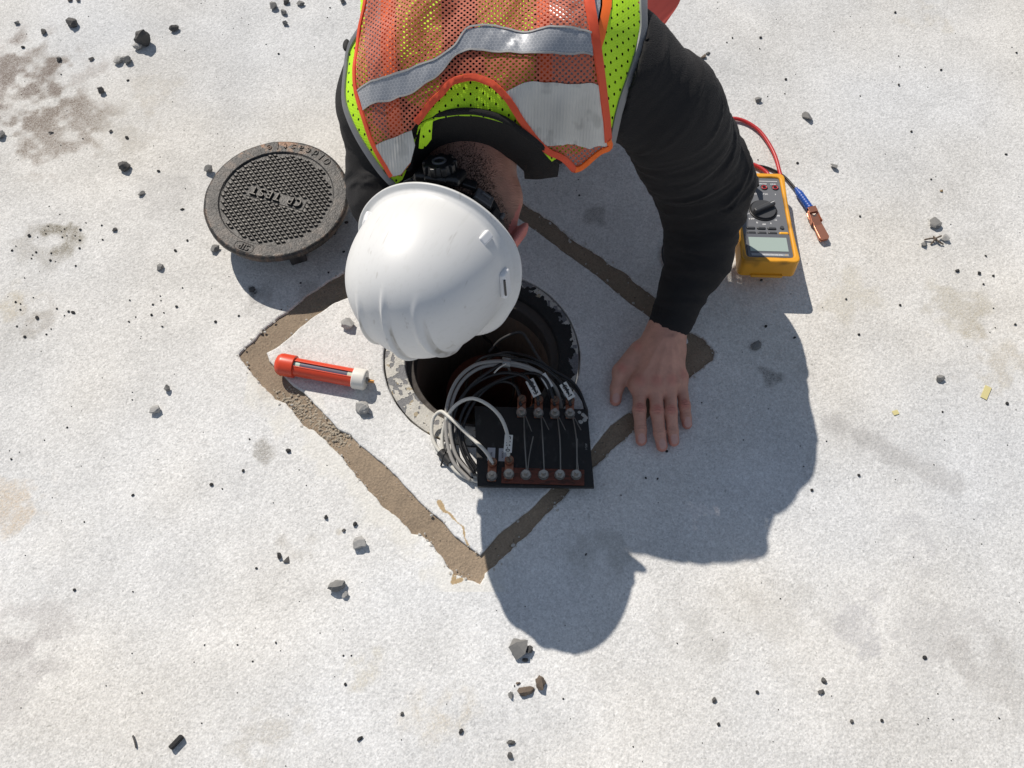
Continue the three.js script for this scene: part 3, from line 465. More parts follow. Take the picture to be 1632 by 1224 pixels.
// panel = outline in ground metres, cut into 5 mm cells, lifted onto a sheet; uv in metres along the cloth
function panel(outline, H, lift, cell = 0.005) {
  const P = [], N = [], UV = []; const xs = outline.map((p) => p[0]), zs = outline.map((p) => p[1]);
  const clip = (poly, ax, v, keepLess) => { const out = []; for (let i = 0; i < poly.length; i++) { const a = poly[i], b = poly[(i + 1) % poly.length], ia = keepLess ? a[ax] <= v : a[ax] >= v, ib = keepLess ? b[ax] <= v : b[ax] >= v; if (ia) out.push(a); if (ia !== ib) { const t = (v - a[ax]) / (b[ax] - a[ax]); out.push([a[0] + (b[0] - a[0]) * t, a[1] + (b[1] - a[1]) * t]); } } return out; };
  const vert = (x, z) => { const e = 0.0015, y = H(x, z) + lift, gx = (H(x + e, z) - H(x - e, z)) / (2 * e), gz = (H(x, z + e) - H(x, z - e)) / (2 * e), l = hypot(gx, 1, gz); P.push(x, y, z); N.push(-gx / l, 1 / l, -gz / l); UV.push(x * 1.06, -(z - 0.62 * (y - 0.45)) * 1.0); };
  for (let z = floor(min(...zs) / cell) * cell; z < max(...zs); z += cell) {
    let row = clip(clip(outline, 1, z, false), 1, z + cell, true); if (row.length < 3) continue;
    for (let x = floor(min(...xs) / cell) * cell; x < max(...xs); x += cell) {
      const q = clip(clip(row, 0, x, false), 0, x + cell, true); if (q.length < 3) continue;
      let ar = 0; for (let i = 0; i < q.length; i++) { const a = q[i], b = q[(i + 1) % q.length]; ar += a[0] * b[1] - b[0] * a[1]; } if (abs(ar) < 1e-9) continue;
      for (let i = 1; i + 1 < q.length; i++) for (const v of ar < 0 ? [q[0], q[i], q[i + 1]] : [q[0], q[i + 1], q[i]]) vert(v[0], v[1]);
    }
  }
  const g = new THREE.BufferGeometry(); g.setAttribute('position', new THREE.Float32BufferAttribute(P, 3)); g.setAttribute('normal', new THREE.Float32BufferAttribute(N, 3)); g.setAttribute('uv', new THREE.Float32BufferAttribute(UV, 2)); return g;
}
// flat ribbon sewn along an edge
function ribbon(line, H, lift, wdt, thick = 0.0012) {
  const pts = new THREE.CatmullRomCurve3(line.map(([x, z]) => new THREE.Vector3(x, 0, z)), false, 'centripetal').getSpacedPoints(Math.ceil(line.length * 9));
  const c = pts.map((p) => new THREE.Vector3(p.x, H(p.x, p.z) + lift, p.z)), P = [], I = [];
  c.forEach((p, i) => {
    const t = c[min(i + 1, c.length - 1)].clone().sub(c[max(i - 1, 0)]).normalize(), e = 0.002, n = new THREE.Vector3(-(H(p.x + e, p.z) - H(p.x - e, p.z)) / (2 * e), 1, -(H(p.x, p.z + e) - H(p.x, p.z - e)) / (2 * e)).normalize(), s = t.clone().cross(n).normalize();
    for (const [a, b] of [[-0.5, -0.3], [-0.46, 0.6], [0, 1], [0.46, 0.6], [0.5, -0.3], [0, -0.4]]) { const q = p.clone().addScaledVector(s, a * wdt).addScaledVector(n, b * thick); P.push(q.x, q.y, q.z); }
  });
  for (let i = 0; i + 1 < c.length; i++) for (let k = 0; k < 6; k++) { const a = i * 6 + k, b = i * 6 + (k + 1) % 6; I.push(a, a + 6, b, b, a + 6, b + 6); }
  const g = new THREE.BufferGeometry(); g.setAttribute('position', new THREE.Float32BufferAttribute(P, 3)); g.setIndex(I);
  const h = g.toNonIndexed(); return toCreasedNormals(h, 0.9);
}
const meshHoles = (w, h, rx, ry) => grey(128, 128, (u, v) => { let k = 1; for (const [a, b] of [[0.25, 0.25], [0.75, 0.75]]) for (const i of [-1, 0, 1]) for (const j of [-1, 0, 1]) { const d = hypot((u - a - i) / rx, (v - b - j) / ry); k = min(k, sst(0.88, 1.08, d)); } return k; });
const holesOrange = meshHoles(0, 0, 0.205, 0.215), holesLime = meshHoles(0, 0, 0.085, 0.135);
holesOrange.repeat.set(1 / 0.0078, 1 / 0.0072); holesLime.repeat.set(1 / 0.0165, 1 / 0.0150);
const weave = grey(256, 256, (u, v) => 0.5 + 0.25 * sin(u * 2 * PI * 32) + 0.25 * sin(v * 2 * PI * 32)); weave.repeat.set(14, 14);
const orangeMesh = phys({ side: THREE.DoubleSide, transmission: 0.25, thickness: 0, color: new THREE.Color(0.60, 0.15, 0.082), roughness: 0.75, alphaMap: holesOrange, transparent: true, alphaTest: 0.5, bumpMap: holesOrange, bumpScale: 0.0006 });
const limeMesh = std({ color: new THREE.Color(0.50, 0.86, 0.012), roughness: 0.7, alphaMap: holesLime, transparent: true, alphaTest: 0.5, bumpMap: weave, bumpScale: 0.0003 });
const orangeTape = std({ color: new THREE.Color(0.72, 0.085, 0.030), roughness: 0.7, bumpMap: weave, bumpScale: 0.0003 });
const brightOrange = std({ color: new THREE.Color(0.95, 0.16, 0.012), roughness: 0.7 });
const hexT = tex(512, 512, (u, v) => {   // honeycomb of the reflective film
  const W = 16, H = 9, x = u * W, y = v * H * 2; let best = 9, sec = 9; for (let j = -1; j <= 2; j++) for (let i = -1; i <= 2; i++) { const yy = floor(y) + j, xx = floor(x) + i + ((yy & 1) ? 0.5 : 0), d = hypot(x - xx - 0.25, (y - yy - 0.5) * 0.88); if (d < best) { sec = best; best = d; } else if (d < sec) sec = d; }
  const e = sst(0.03, 0.13, sec - best), k = 0.92 + 0.08 * vn(u * 90, v * 90, 90, 90, 2); return [lerp(206, 158, e) * k, lerp(207, 162, e) * k, lerp(208, 168, e) * k];
});
hexT.repeat.set(1 / 0.075, 1 / 0.075);
const silverHex = phys({ map: hexT, roughness: 0.36, metalness: 0.22, clearcoat: 0.35, clearcoatRoughness: 0.25, side: THREE.DoubleSide });
const silverRib = grey(256, 256, (u, v) => 0.5 + 0.5 * sin(u * 2 * PI * 24)); silverRib.repeat.set(10, 10);
const dirtySilver = tex(512, 512, (u, v) => { const k = 0.86 + 0.22 * fbm(u, v, 5, 5, 4, 2) - 0.10 * sst(0.62, 0.8, fbm(u, v, 14, 10, 3, 6)); return [196 * k, 196 * k, 191 * k]; }); dirtySilver.repeat.set(5, 5);
const silverPatch = phys({ map: dirtySilver, roughness: 0.5, metalness: 0.12, bumpMap: silverRib, bumpScale: 0.0004, side: THREE.DoubleSide });
const greyPiping = phys({ color: new THREE.Color(0.20, 0.205, 0.215), roughness: 0.45, metalness: 0.35, side: THREE.DoubleSide });
const blackCloth = std({ color: new THREE.Color(0.012, 0.0115, 0.0115), roughness: 0.92, bumpMap: knitN, bumpScale: 0.0006 });

// the lime vest worn underneath
const limeL = [[-.1968, -.2748], [-.2151, -.2672], [-.2199, -.2374], [-.2204, -.2003], [-.2123, -.1731], [-.1978, -.1449], [-.1753, -.1166], [-.1557, -.0998]], limeR = [[0.1305, -.1447], [0.1371, -.1677], [0.1539, -.2042], [0.1651, -.2451], [0.1656, -.2744]];
const limeNeck = [[-.1432, -.1016], [-.1286, -.1128], [-.1164, -.1299], [-.0918, -.1319], [-.0691, -.1324], [-.0428, -.1298], [-.0122, -.1218], [0.0394, -.1106], [0.051, -.1076]];
for (const o of [[[-.2123, -.6178], ...limeL, [-.1432, -.1016], [-.1286, -.1128], [-.1221, -.1242], [-.1347, -.1314], [-.1483, -.159], [-.1635, -.225], [-.1797, -.5922]],   // sides, and the yoke round the neck
  [[0.051, -.1076], [0.1305, -.1447], [0.1371, -.1677], [0.1539, -.2042], [0.1651, -.2451], [0.1656, -.2744], [0.1817, -.6683], [0.1345, -.6473], [0.1095, -.2344], [0.0992, -.177], [0.0975, -.151], [0.1053, -.1399]],
  [[-.1221, -.1242], ...limeNeck.slice(2), [0.0865, -.1297], [0.0349, -.1319], [0.003, -.1491], [-.0308, -.1639], [-.0612, -.1664], [-.0881, -.1563], [-.111, -.143]],
  [[-.1579, -.5739], [-.1429, -.2135], [-.132, -.1545], [-.111, -.143], [-.0881, -.1563], [-.0836, -.1976], [-.1059, -.5366]], [[-.0425, -.5276], [-.042, -.2074], [-.0308, -.1645], [0.003, -.1496], [0.0277, -.1393], [0.0321, -.5749]]]) part('lime_vest_panel', panel(o, sheetH.under, 0), limeMesh, worker, 'lime yellow mesh of the vest underneath');
for (const [x0, x1, m, nm] of [[855, 875, brightOrange, 'contrast_stripe'], [949, 968, brightOrange, 'contrast_stripe'], [876, 948, silverHex, 'under_stripe'], [612, 630, brightOrange, 'contrast_stripe'], [566, 611, silverHex, 'under_stripe']]) {
  const L = x0 > 700 ? { 855: [[0.0339, -.5764], [0.0288, -.1958], [0.033, -.1402]], 949: [[0.1335, -.6468], [0.1086, -.2339], [0.0998, -.1825], [0.0988, -.1527]], 876: [[0.0529, -.5927], [0.0441, -.1916], [0.049, -.1422]] }[x0] : { 612: [[-.1797, -.5922], [-.1635, -.225], [-.1561, -.1319]], 566: [[-.2072, -.614], [-.1887, -.2473], [-.1765, -.1489]] }[x0];
  const R = x0 > 700 ? { 855: [[0.049, -.1426], [0.0434, -.1918], [0.052, -.5919]], 949: [[0.1059, -.1785], [0.112, -.1977], [0.121, -.2415], [0.1481, -.6538]], 876: [[0.0972, -.1521], [0.0974, -.1812], [0.1062, -.2326], [0.1306, -.6453]] }[x0] : { 612: [[-.1375, -.1299], [-.1445, -.2143], [-.1598, -.5755]], 566: [[-.157, -.1317], [-.1644, -.2256], [-.1807, -.593]] }[x0];
  part(nm, panel([...L, ...R], sheetH.under, 0.0016), m, worker);
}
part('armhole_piping', ribbon(limeL, sheetH.under, 0.001, 0.009, 0.003), greyPiping, worker, 'grey piping of the lime vest');
part('armhole_piping', ribbon([...limeR, [0.1936, -.6731]], sheetH.under, 0.001, 0.013, 0.003), greyPiping, worker, 'grey piping of the lime vest');
{ const g = new THREE.SphereGeometry(0.007, 12, 8); g.scale(0.7, 0.6, 1.5); const p = [-.2201, 0.475, -.2753]; g.translate(...p); part('strap_end', g, std({ color: new THREE.Color(0.02, 0.02, 0.02) }), worker, 'dark stub of a strap at the armhole'); }
// the orange mesh vest on top
const oL = [[-.202, -.6102], [-.1876, -.2974], [-.1976, -.2665], [-.2013, -.2102], [-.1994, -.1871], [-.1897, -.1568], [-.1777, -.129], [-.1572, -.102]], oNeckL = [[-.127, -.1258], [-.1189, -.1297], [-.0895, -.1431], [-.0722, -.1526]], oNeckR = [[-.0515, -.1548], [-.0309, -.1494], [-.0068, -.1336], [0.01, -.1198], [0.0353, -.111]], oFlap = [[0.0584, -.1084], [0.0809, -.1105], [0.11, -.126], [0.1277, -.1382]];
const oR = [[0.1203, -.146], [0.1116, -.1547], [0.1001, -.1761], [0.0957, -.1944], [0.0912, -.2252], [0.1036, -.6304]];
const patchL = [[-.1769, -.1288], [-.1254, -.1254], [-.1223, -.1156], [-.1295, -.1056], [-.1433, -.1003], [-.1573, -.1015]];
const patchR = [[-.0075, -.138], [0.108, -.1536], [0.1189, -.1469], [0.1243, -.1351], [0.1002, -.1258], [0.0807, -.1243], [0.0643, -.1148], [0.041, -.1114], [0.0201, -.1153], [0.0061, -.1266]];
part('orange_mesh_panel', panel([...oL, [-.1433, -.1003], [-.1295, -.1056], ...oNeckL, ...oNeckR, ...oFlap, ...oR], sheetH.over, 0), orangeMesh, worker, 'orange see-through mesh back of the vest');
part('shoulder_patch', panel(patchL, sheetH.over, 0.0022), silverPatch, worker, 'grubby silver reflective shoulder patch');
part('shoulder_patch', panel(patchR, sheetH.over, 0.0022), silverPatch, worker, 'wide grubby silver reflective shoulder patch');
const strip = [[[-.1974, -.1856], [-.166, -.1761], [-.1364, -.173], [-.0899, -.1755], [-.0693, -.184], [-.0548, -.202], [-.0307, -.203], [0.0273, -.1889], [0.0934, -.1838]], [[0.096, -.1671], [0.0274, -.1643], [-.0269, -.1763], [-.0488, -.1805], [-.0663, -.1759], [-.0841, -.1622], [-.1062, -.154], [-.138, -.1529], [-.19, -.1629]]];
part('reflective_strip', panel([...strip[0], ...strip[1]], sheetH.over, 0.0022), silverHex, worker, 'silver honeycomb reflective strip across the back');
for (const l of strip) part('strip_seam', ribbon(l, sheetH.over, 0.0032, 0.0022, 0.0004), std({ color: new THREE.Color(0.36, 0.36, 0.35), roughness: 0.7 }), worker);
part('edge_binding', ribbon(oL, sheetH.over, 0.001, 0.0065, 0.0022), orangeTape, worker);
part('edge_binding', ribbon([[0.1242, -.1394], ...oR], sheetH.over, 0.001, 0.013, 0.0022), orangeTape, worker);
part('neck_binding', ribbon([...oNeckL.slice(1), ...oNeckR, [0.0584, -.1084], [0.0809, -.1105]], sheetH.over, 0.002, 0.0085, 0.003), orangeTape, worker);
part('edge_binding', ribbon([[0.0809, -.1105], [0.11, -.126], [0.1277, -.1382], [0.1242, -.1394]], sheetH.over, 0.002, 0.008, 0.003), brightOrange, worker);
// black collar of the top, standing round the neck, with the piped lime neckline
function loft(A, B, n, bulge, mat, name, label) {
  const a = new THREE.CatmullRomCurve3(A.map(V), false, 'centripetal').getSpacedPoints(n), b = new THREE.CatmullRomCurve3(B.map(V), false, 'centripetal').getSpacedPoints(n), P = [], I = [], UV = [], K = 8;
  for (let i = 0; i <= n; i++) for (let k = 0; k <= K; k++) { const t = k / K, p = a[i].clone().lerp(b[i], t); p.y += bulge * 4 * t * (1 - t) + 0.0016 * n3(p.x * 50, p.y * 50, p.z * 50); P.push(p.x, p.y, p.z); UV.push(p.x, -p.z + p.y * 0.7); }
  for (let i = 0; i < n; i++) for (let k = 0; k < K; k++) { const q = i * (K + 1) + k; I.push(q, q + K + 1, q + 1, q + 1, q + K + 1, q + K + 2); }
  const g = new THREE.BufferGeometry(); g.setAttribute('position', new THREE.Float32BufferAttribute(P, 3)); g.setAttribute('uv', new THREE.Float32BufferAttribute(UV, 2)); g.setIndex(I); g.computeVertexNormals();
  return part(name, g, mat, worker, label);
}
const colOut = [[-.1339, 0.425, -.1117], [-.1288, 0.448, -.1232], [-.1175, 0.478, -.1357], [-.0927, 0.494, -.1374], [-.0695, 0.503, -.1352], [-.0429, 0.509, -.1296], [-.0122, 0.507, -.1206], [0.0123, 0.495, -.1106], [0.0395, 0.465, -.1108], [0.0628, 0.43, -.1199]];
loft(colOut, [[-.1258, 0.37, -.1413], [-.1213, 0.385, -.1474], [-.1066, 0.4, -.1531], [-.0875, 0.408, -.1549], [-.0679, 0.412, -.1558], [-.0453, 0.412, -.1558], [-.0235, 0.408, -.1528], [-.0034, 0.4, -.1468], [0.0153, 0.385, -.1399], [0.0261, 0.36, -.145]], 60, -0.004, blackCloth, 'collar', 'black stand-up collar round the neck');
loft([[0.0092, 0.496, -.1137], [0.0396, 0.463, -.1125], [0.063, 0.428, -.1225]], [[0.0177, 0.345, -.1579], [0.0373, 0.34, -.1608], [0.0652, 0.335, -.1692]], 24, 0.004, blackCloth, 'collar_flap', 'black flap of the open collar hanging beside the neck');
part('neck_piping', tube(colOut, 0.0042, 90, 10), blackCloth, worker);
loft([[-.1131, 0.486, -.1255], [-.1057, 0.492, -.1292], [-.0976, 0.496, -.1285]], [[-.119, 0.455, -.1193], [-.1146, 0.452, -.1208], [-.1018, 0.464, -.1257]], 12, 0.002, limeMesh, 'collar_lining', 'lime lining inside the collar');
// loose front corner of the orange vest that hangs beyond the raised arm
loft([[0.09, 0.36, -0.50], [0.10, 0.36, -0.42], [0.105, 0.37, -0.34], [0.105, 0.38, -0.27]], [[0.2821, 0.28, -.7541], [0.3042, 0.26, -.6837], [0.2917, 0.255, -.6157], [0.2588, 0.27, -.5426]], 20, -0.012, std({ color: new THREE.Color(0.26, 0.030, 0.022), roughness: 0.8 }), 'vest_front', 'orange front edge of the vest hanging behind the sleeve');  // orange cloth given a dark red: its shade is put into the colour
// ---------------------------------------------------------------- white hard hat on the worker's head
{
  const hat = thing('hard_hat', 'white scuffed hard hat with three front ridges on the bent head', 'hard hat', helmC);
  const NT = 420, rim = (th) => { const f = max(0, sin(th)); return 0.0155 + 0.010 * sst(0.55, 1, f) - 0.003 * sst(0.2, 0.8, -sin(th)); };
  const a0 = 0.1055, bF = 0.122, bR = 0.0925, Hd = 0.144;
  function surf(rho, th, inset) {   // rho 0 crown .. 1 foot of the dome .. 1+ brim
    const cx = cos(th), cz = sin(th), b0 = cz > 0 ? bF : bR; let x, y, z;
    if (rho <= 1) {
      const k = rho, yy = Hd * (1 - k ** 2.35) ** 0.5; x = a0 * k * cx; z = b0 * k * cz; y = yy - 0.002;
      let bump = 0;
      for (const [rx, w, hgt] of [[0, 0.0024, 0.0068], [0.047, 0.0024, 0.0060], [-0.047, 0.0024, 0.0060]]) {
        const xr = rx * (0.72 + 0.28 * k), d = x - xr, side = d > 0 ? w * 1.9 : w; bump = max(bump, hgt * exp(-((d / side) ** 2)) * sst(-0.050, 0.020, z - abs(rx) * 0.2) * sst(1.0, 0.90, k) );
      }
      if (abs(x) < 0.047 && z > 0) bump = max(bump, 0.0022 * sst(0.05, 0.09, z) * sst(0.047, 0.040, abs(x)) * sst(1, 0.93, k));
      const nn = new THREE.Vector3(x / (a0 * a0), y / (Hd * Hd), z / (b0 * b0)).normalize(); x += nn.x * (bump - inset); y += nn.y * (bump - inset); z += nn.z * (bump - inset);
    } else {
      const t = rho - 1, w = rim(th), ease = t; x = (a0 + w * ease) * cx; z = (b0 + w * ease) * cz; y = -0.002 - 0.005 * sst(0, 0.35, t) - 0.004 * t - 0.010 * sst(0.5, 1, max(0, sin(th))) * t - inset * 0.9;
      if (inset) { x *= 1 - inset * 4 * (1 - t); z *= 1 - inset * 4 * (1 - t); }
    }
    return loc(x, y, z);
  }
  const rows = []; for (let i = 0; i <= 54; i++) rows.push(Math.sin(i / 54 * PI / 2) ** 0.9); for (let i = 1; i <= 8; i++) rows.push(1 + i / 8);
  const P = [], I = [], R = rows.length;
  for (const [inset, list] of [[0, rows], [0.0026, [...rows].reverse()]]) for (const rho of list) for (let j = 0; j < NT; j++) { const p = surf(rho, j / NT * 2 * PI, inset); P.push(p.x, p.y, p.z); }
  for (let i = 0; i + 1 < 2 * R; i++) for (let j = 0; j < NT; j++) { const a = i * NT + j, b = i * NT + (j + 1) % NT; I.push(a, b, a + NT, b, b + NT, a + NT); }
  const g = new THREE.BufferGeometry(); g.setAttribute('position', new THREE.Float32BufferAttribute(P, 3)); g.setIndex(I); g.computeVertexNormals();
  { const p = g.attributes.position, uv = new Float32Array(p.count * 2), q = new THREE.Vector3(); for (let i = 0; i < p.count; i++) { q.fromBufferAttribute(p, i).applyMatrix4(headI); uv[2 * i] = q.x / 0.34 + 0.5; uv[2 * i + 1] = q.z / 0.34 + 0.5; } g.setAttribute('uv', new THREE.BufferAttribute(uv, 2)); }
  const shellTex = tex(1024, 1024, (u, v) => {   // white plastic with rubbed-in dirt beside the ridges and scattered scuffs
    const x = (u - 0.5) * 0.34, z = (v - 0.5) * 0.34, n = fbm(u, v, 12, 12, 4, 3), f = fbm(u, v, 70, 20, 3, 9);
    let k = 0; for (const [rx, o] of [[-0.047, 0.006], [0, 0.0065], [0.047, 0.004]]) { const d = abs(x - rx * 0.96 - o); k = max(k, sst(0.0030, 0.0006, d + (f - 0.5) * 0.003) * sst(-0.01, 0.04, z) * sst(0.112, 0.09, z) * (0.35 + 0.9 * sst(0.4, 0.65, f))); }
    const sc = sst(0.74, 0.84, fbm(u, v, 60, 26, 4, 17)) * 0.3 + sst(0.66, 0.8, fbm(u, v, 90, 90, 2, 29)) * 0.05; k = clamp(max(k * 0.6, sc * 0.5));
    return [lerp(216, 112, k), lerp(217, 104, k), lerp(216, 90, k)];
  });
  part('shell', g, phys({ map: shellTex, roughness: 0.46, clearcoat: 0.08, clearcoatRoughness: 0.4, side: THREE.DoubleSide }), hat);
  const white = phys({ color: new THREE.Color(0.76, 0.77, 0.78), roughness: 0.4 });
  // raised lugs behind the sides and the accessory pockets above the ears
  for (const th of [-0.62, PI + 0.62]) {
    const q = surf(0.985, th, 0), o = box(0.013, 0.020, 0.010, 0.003, 3); o.rotateX(-0.35); o.rotateY(-th + PI / 2); o.translate(a0 * 0.985 * cos(th), 0.012, bR * 0.985 * sin(th)); o.applyMatrix4(headM); part('lug', o, white, hat);
  }
  for (const s of [-1, 1]) {
    const o = box(0.010, 0.020, 0.040, 0.0048, 4); o.translate(s * (a0 + 0.001), 0.012, 0.012); o.applyMatrix4(headM);
    const pk = part('accessory_pocket', o, white, hat);
    const sl = box(0.003, 0.006, 0.024, 0.001); sl.rotateZ(s * -0.5); sl.translate(s * (a0 + 0.0046), 0.0205, 0.012); sl.applyMatrix4(headM); part('slot', sl, std({ color: new THREE.Color(0.09, 0.085, 0.08) }), pk);
  }
  // suspension: band round the head, ratchet at the nape, clips
  const blackP = phys({ color: new THREE.Color(0.016, 0.016, 0.017), roughness: 0.33 }), greyP = phys({ color: new THREE.Color(0.10, 0.10, 0.105), roughness: 0.3 });
  const bandGeo = (y0, y1, ax, bz, drop, t0, t1, th = 0.0028) => {
    const Pp = [], Ii = [], n = 90; for (let i = 0; i <= n; i++) { const t = lerp(t0, t1, i / n), dr = drop * sst(0.1, 1, -sin(t)); for (const [yy, o] of [[y0, 0], [y1, 0], [y1, th], [y0, th]]) { const p = loc((ax + o) * cos(t), yy - dr, (bz + o) * sin(t)); Pp.push(p.x, p.y, p.z); } }
    for (let i = 0; i < n; i++) for (let k = 0; k < 4; k++) { const a = i * 4 + k, b = i * 4 + (k + 1) % 4; Ii.push(a, b, a + 4, b, b + 4, a + 4); }
    const q = new THREE.BufferGeometry(); q.setAttribute('position', new THREE.Float32BufferAttribute(Pp, 3)); q.setIndex(Ii); return toCreasedNormals(q, 0.6);
  };
  part('headband', bandGeo(-0.052, -0.022, 0.081, 0.086, 0.0, 0, 2 * PI), blackP, hat);
  part('nape_strap', bandGeo(-0.050, -0.030, 0.086, 0.089, 0.022, PI * 1.05, PI * 1.95), blackP, hat);
  const at = (g2, th, y, out, roll = 0) => { const m = frame(loc((0.083 + out) * cos(th), y, (0.087 + out) * sin(th)), new THREE.Vector3(cos(th) * 1.0, 0, sin(th) * 1.0).transformDirection(headM), hY); return g2.rotateZ(roll).applyMatrix4(m); };
  const RT = -PI / 2 - 0.0;   // straight behind
  part('ratchet_housing', merge(at(box(0.066, 0.032, 0.014, 0.006, 3), RT, -0.048, 0.010), at(box(0.032, 0.042, 0.010, 0.005, 3), RT, -0.050, 0.012)), blackP, hat);
  const knob = []; { const k0 = new THREE.CylinderGeometry(0.0155, 0.017, 0.012, 28); k0.rotateX(PI / 2); knob.push(k0); for (let i = 0; i < 9; i++) { const b = box(0.0065, 0.005, 0.0125, 0.0015); b.translate(0, 0.0165, 0); b.rotateZ(i / 9 * 2 * PI); knob.push(b); } }
  const kn = part('ratchet_knob', at(merge(knob).scale(1.2, 1.2, 1), RT, -0.050, 0.023), blackP, hat);
  const hub = new THREE.TorusGeometry(0.008, 0.0018, 8, 24); part('hub', at(hub, RT, -0.050, 0.0295), greyP, kn);
  for (const [th, y, o, w, h, c, ro] of [[-1.15, -0.056, 0.006, 0.020, 0.016, blackP, 0.3], [-0.86, -0.050, 0.006, 0.026, 0.020, greyP, 0.2], [-0.86, -0.052, 0.010, 0.014, 0.005, greyP, 0.2], [-0.55, -0.045, 0.006, 0.020, 0.018, blackP, 0.1], [-0.50, -0.052, 0.009, 0.006, 0.012, greyP, 0.1], [-0.25, -0.04, 0.005, 0.02, 0.016, blackP, 0], [-2.05, -0.056, 0.006, 0.022, 0.016, greyP, -0.3], [-2.35, -0.050, 0.007, 0.024, 0.018, blackP, -0.2], [-2.1, -0.044, 0.010, 0.016, 0.004, greyP, 0]])
    part('strap_clip', at(box(w, h, 0.007, 0.0022, 2), th, y, o, ro), c, hat);
}
// ---------------------------------------------------------------- iron cover standing on its lugs
{
  const CC = [-.4186, 0.078, -.3297], cx = CC[0], cz = CC[2], top = CC[1], R = 0.1285, RI = 0.1000;
  const cover = thing('iron_cover', 'round cast iron cover with diamond tread and raised lettering, standing on its lugs', 'manhole cover', [cx, 0, cz]);
  const ironTex = tex(1024, 1024, (u, v) => {
    const x = (u - .5) * 0.27, z = -(v - .5) * 0.27, r = hypot(x, z), a = atan2(z, x), n = fbm(u, v, 9, 9, 4, 2), f = vn(u * 200, v * 200, 200, 200, 4), q = fbm(u, v, 36, 36, 3, 6);
    let k = 62 + 24 * (n - .5) + 30 * (f - .5) + 26 * (q - .5); let c = [k * 1.0, k * 0.985, k * 0.965];
    const rim = sst(0.098, 0.106, r); let rust = sst(0.46, 0.70, q * 0.55 + n * 0.5) * rim * (0.12 + 1.0 * sst(0.9, 0.2, abs(a + 1.75))); if (r > 0.122) rust = max(rust, 0.4 * sst(0.5, 0.65, q));
    rust = clamp(rust * 0.7); c = [lerp(c[0], 112 + 26 * f, rust), lerp(c[1], 82 + 18 * f, rust), lerp(c[2], 62 + 12 * f, rust)];
    const cr = vn(u * 330, v * 330, 330, 330, 12), dust = cr > 0.93 && rim > 0.5 && x > 0 ? 0.6 : 0; return c.map((e, i) => lerp(e, [176, 168, 150][i], dust));
  });
  const ironB = grey(512, 512, (u, v) => 0.5 * fbm(u, v, 60, 60, 3, 3) + 0.5 * vn(u * 170, v * 170, 170, 170, 9));
  const iron = std({ map: ironTex, bumpMap: ironB, bumpScale: 0.0008, roughness: 0.55, metalness: 0.35 });
  const uvs = (g) => { const p = g.attributes.position, uv = new Float32Array(p.count * 2); for (let i = 0; i < p.count; i++) { uv[2 * i] = (p.getX(i) - cx) / 0.27 + 0.5; uv[2 * i + 1] = -(p.getZ(i) - cz) / 0.27 + 0.5; } g.setAttribute('uv', new THREE.BufferAttribute(uv, 2)); return g; };
  const lathe = (pts) => { const g = new THREE.LatheGeometry(pts.map(([r, y]) => new THREE.Vector2(r, y)), 120); const p = g.attributes.position; for (let i = 0; i < p.count; i++) { const x = p.getX(i), z = p.getZ(i), r = hypot(x, z); if (r > 0.12) { const k = 1 + 0.008 * n3(x * 50, p.getY(i) * 60, z * 50); p.setX(i, x * k); p.setZ(i, z * k); } } g.translate(cx, 0, cz); g.computeVertexNormals(); return uvs(g); };
  part('plate', lathe([[0.0001, top - 0.020], [R - 0.014, top - 0.020], [R - 0.003, top - 0.016], [R, top - 0.012], [R, top - 0.004], [R - 0.003, top - 0.0006], [R - 0.006, top], [RI + 0.003, top], [RI + 0.0012, top - 0.0008], [RI, top - 0.0036], [0.0001, top - 0.0036]]), iron, cover);
  const skirt = new THREE.CylinderGeometry(0.085, 0.080, 0.012, 60, 1, false); skirt.translate(cx, top - 0.026, cz); part('underside_rib', uvs(skirt), iron, cover);
  const rd = V([-.4663, 0.078, -.3544]).sub(V([-.3654, 0.078, -.3215])).normalize(), up = new THREE.Vector3(0, 1, 0).cross(rd).normalize(), Y = new THREE.Vector3(0, 1, 0);
  // lugs that the cover stands on
  for (const [px, pz] of [[0.030, 0.078], [0.084, 0.012], [-0.030, -0.080], [-0.082, -0.010]]) {
    const g = box(0.030, top - 0.021, 0.024, 0.003); g.rotateY(-atan2(pz, px) + PI / 2); g.translate(cx + px, (top - 0.021) / 2, cz + pz); part('lug', uvs(g), iron, cover);
  }
  // diamond tread
  const rotBy = (v, a) => new THREE.Vector3(v.x * cos(a) + v.z * sin(a), 0, -v.x * sin(a) + v.z * cos(a));
  const d1 = new THREE.Vector3(cos(0.19), 0, -sin(0.19)), d2 = new THREE.Vector3(cos(0.91), 0, sin(0.91)), pitch = 0.0089;
  const stud = (() => { const a = d1.clone().multiplyScalar(pitch * 0.48), b = d2.clone().multiplyScalar(pitch * 0.48), pts = []; for (const [s, t] of [[1, 1], [1, -1], [-1, -1], [-1, 1]]) { pts.push(a.clone().multiplyScalar(s).addScaledVector(b, t).setY(-0.001)); pts.push(a.clone().multiplyScalar(s * 0.42).addScaledVector(b, t * 0.42).setY(0.0034)); } return new ConvexGeometry(pts); })();
  stud.setAttribute('uv', new THREE.BufferAttribute(new Float32Array(stud.attributes.position.count * 2), 2));
  const studMats = [54, 60, 66, 72].map((k) => std({ color: new THREE.Color(`rgb(${k},${Math.round(k * 0.97)},${Math.round(k * 0.93)})`), roughness: 0.5, metalness: 0.35, bumpMap: ironB, bumpScale: 0.0008 }));
  const inText = (s, t) => (abs(s) < 0.056 && abs(t) < 0.0125);
  let count = 0; const rest = [];
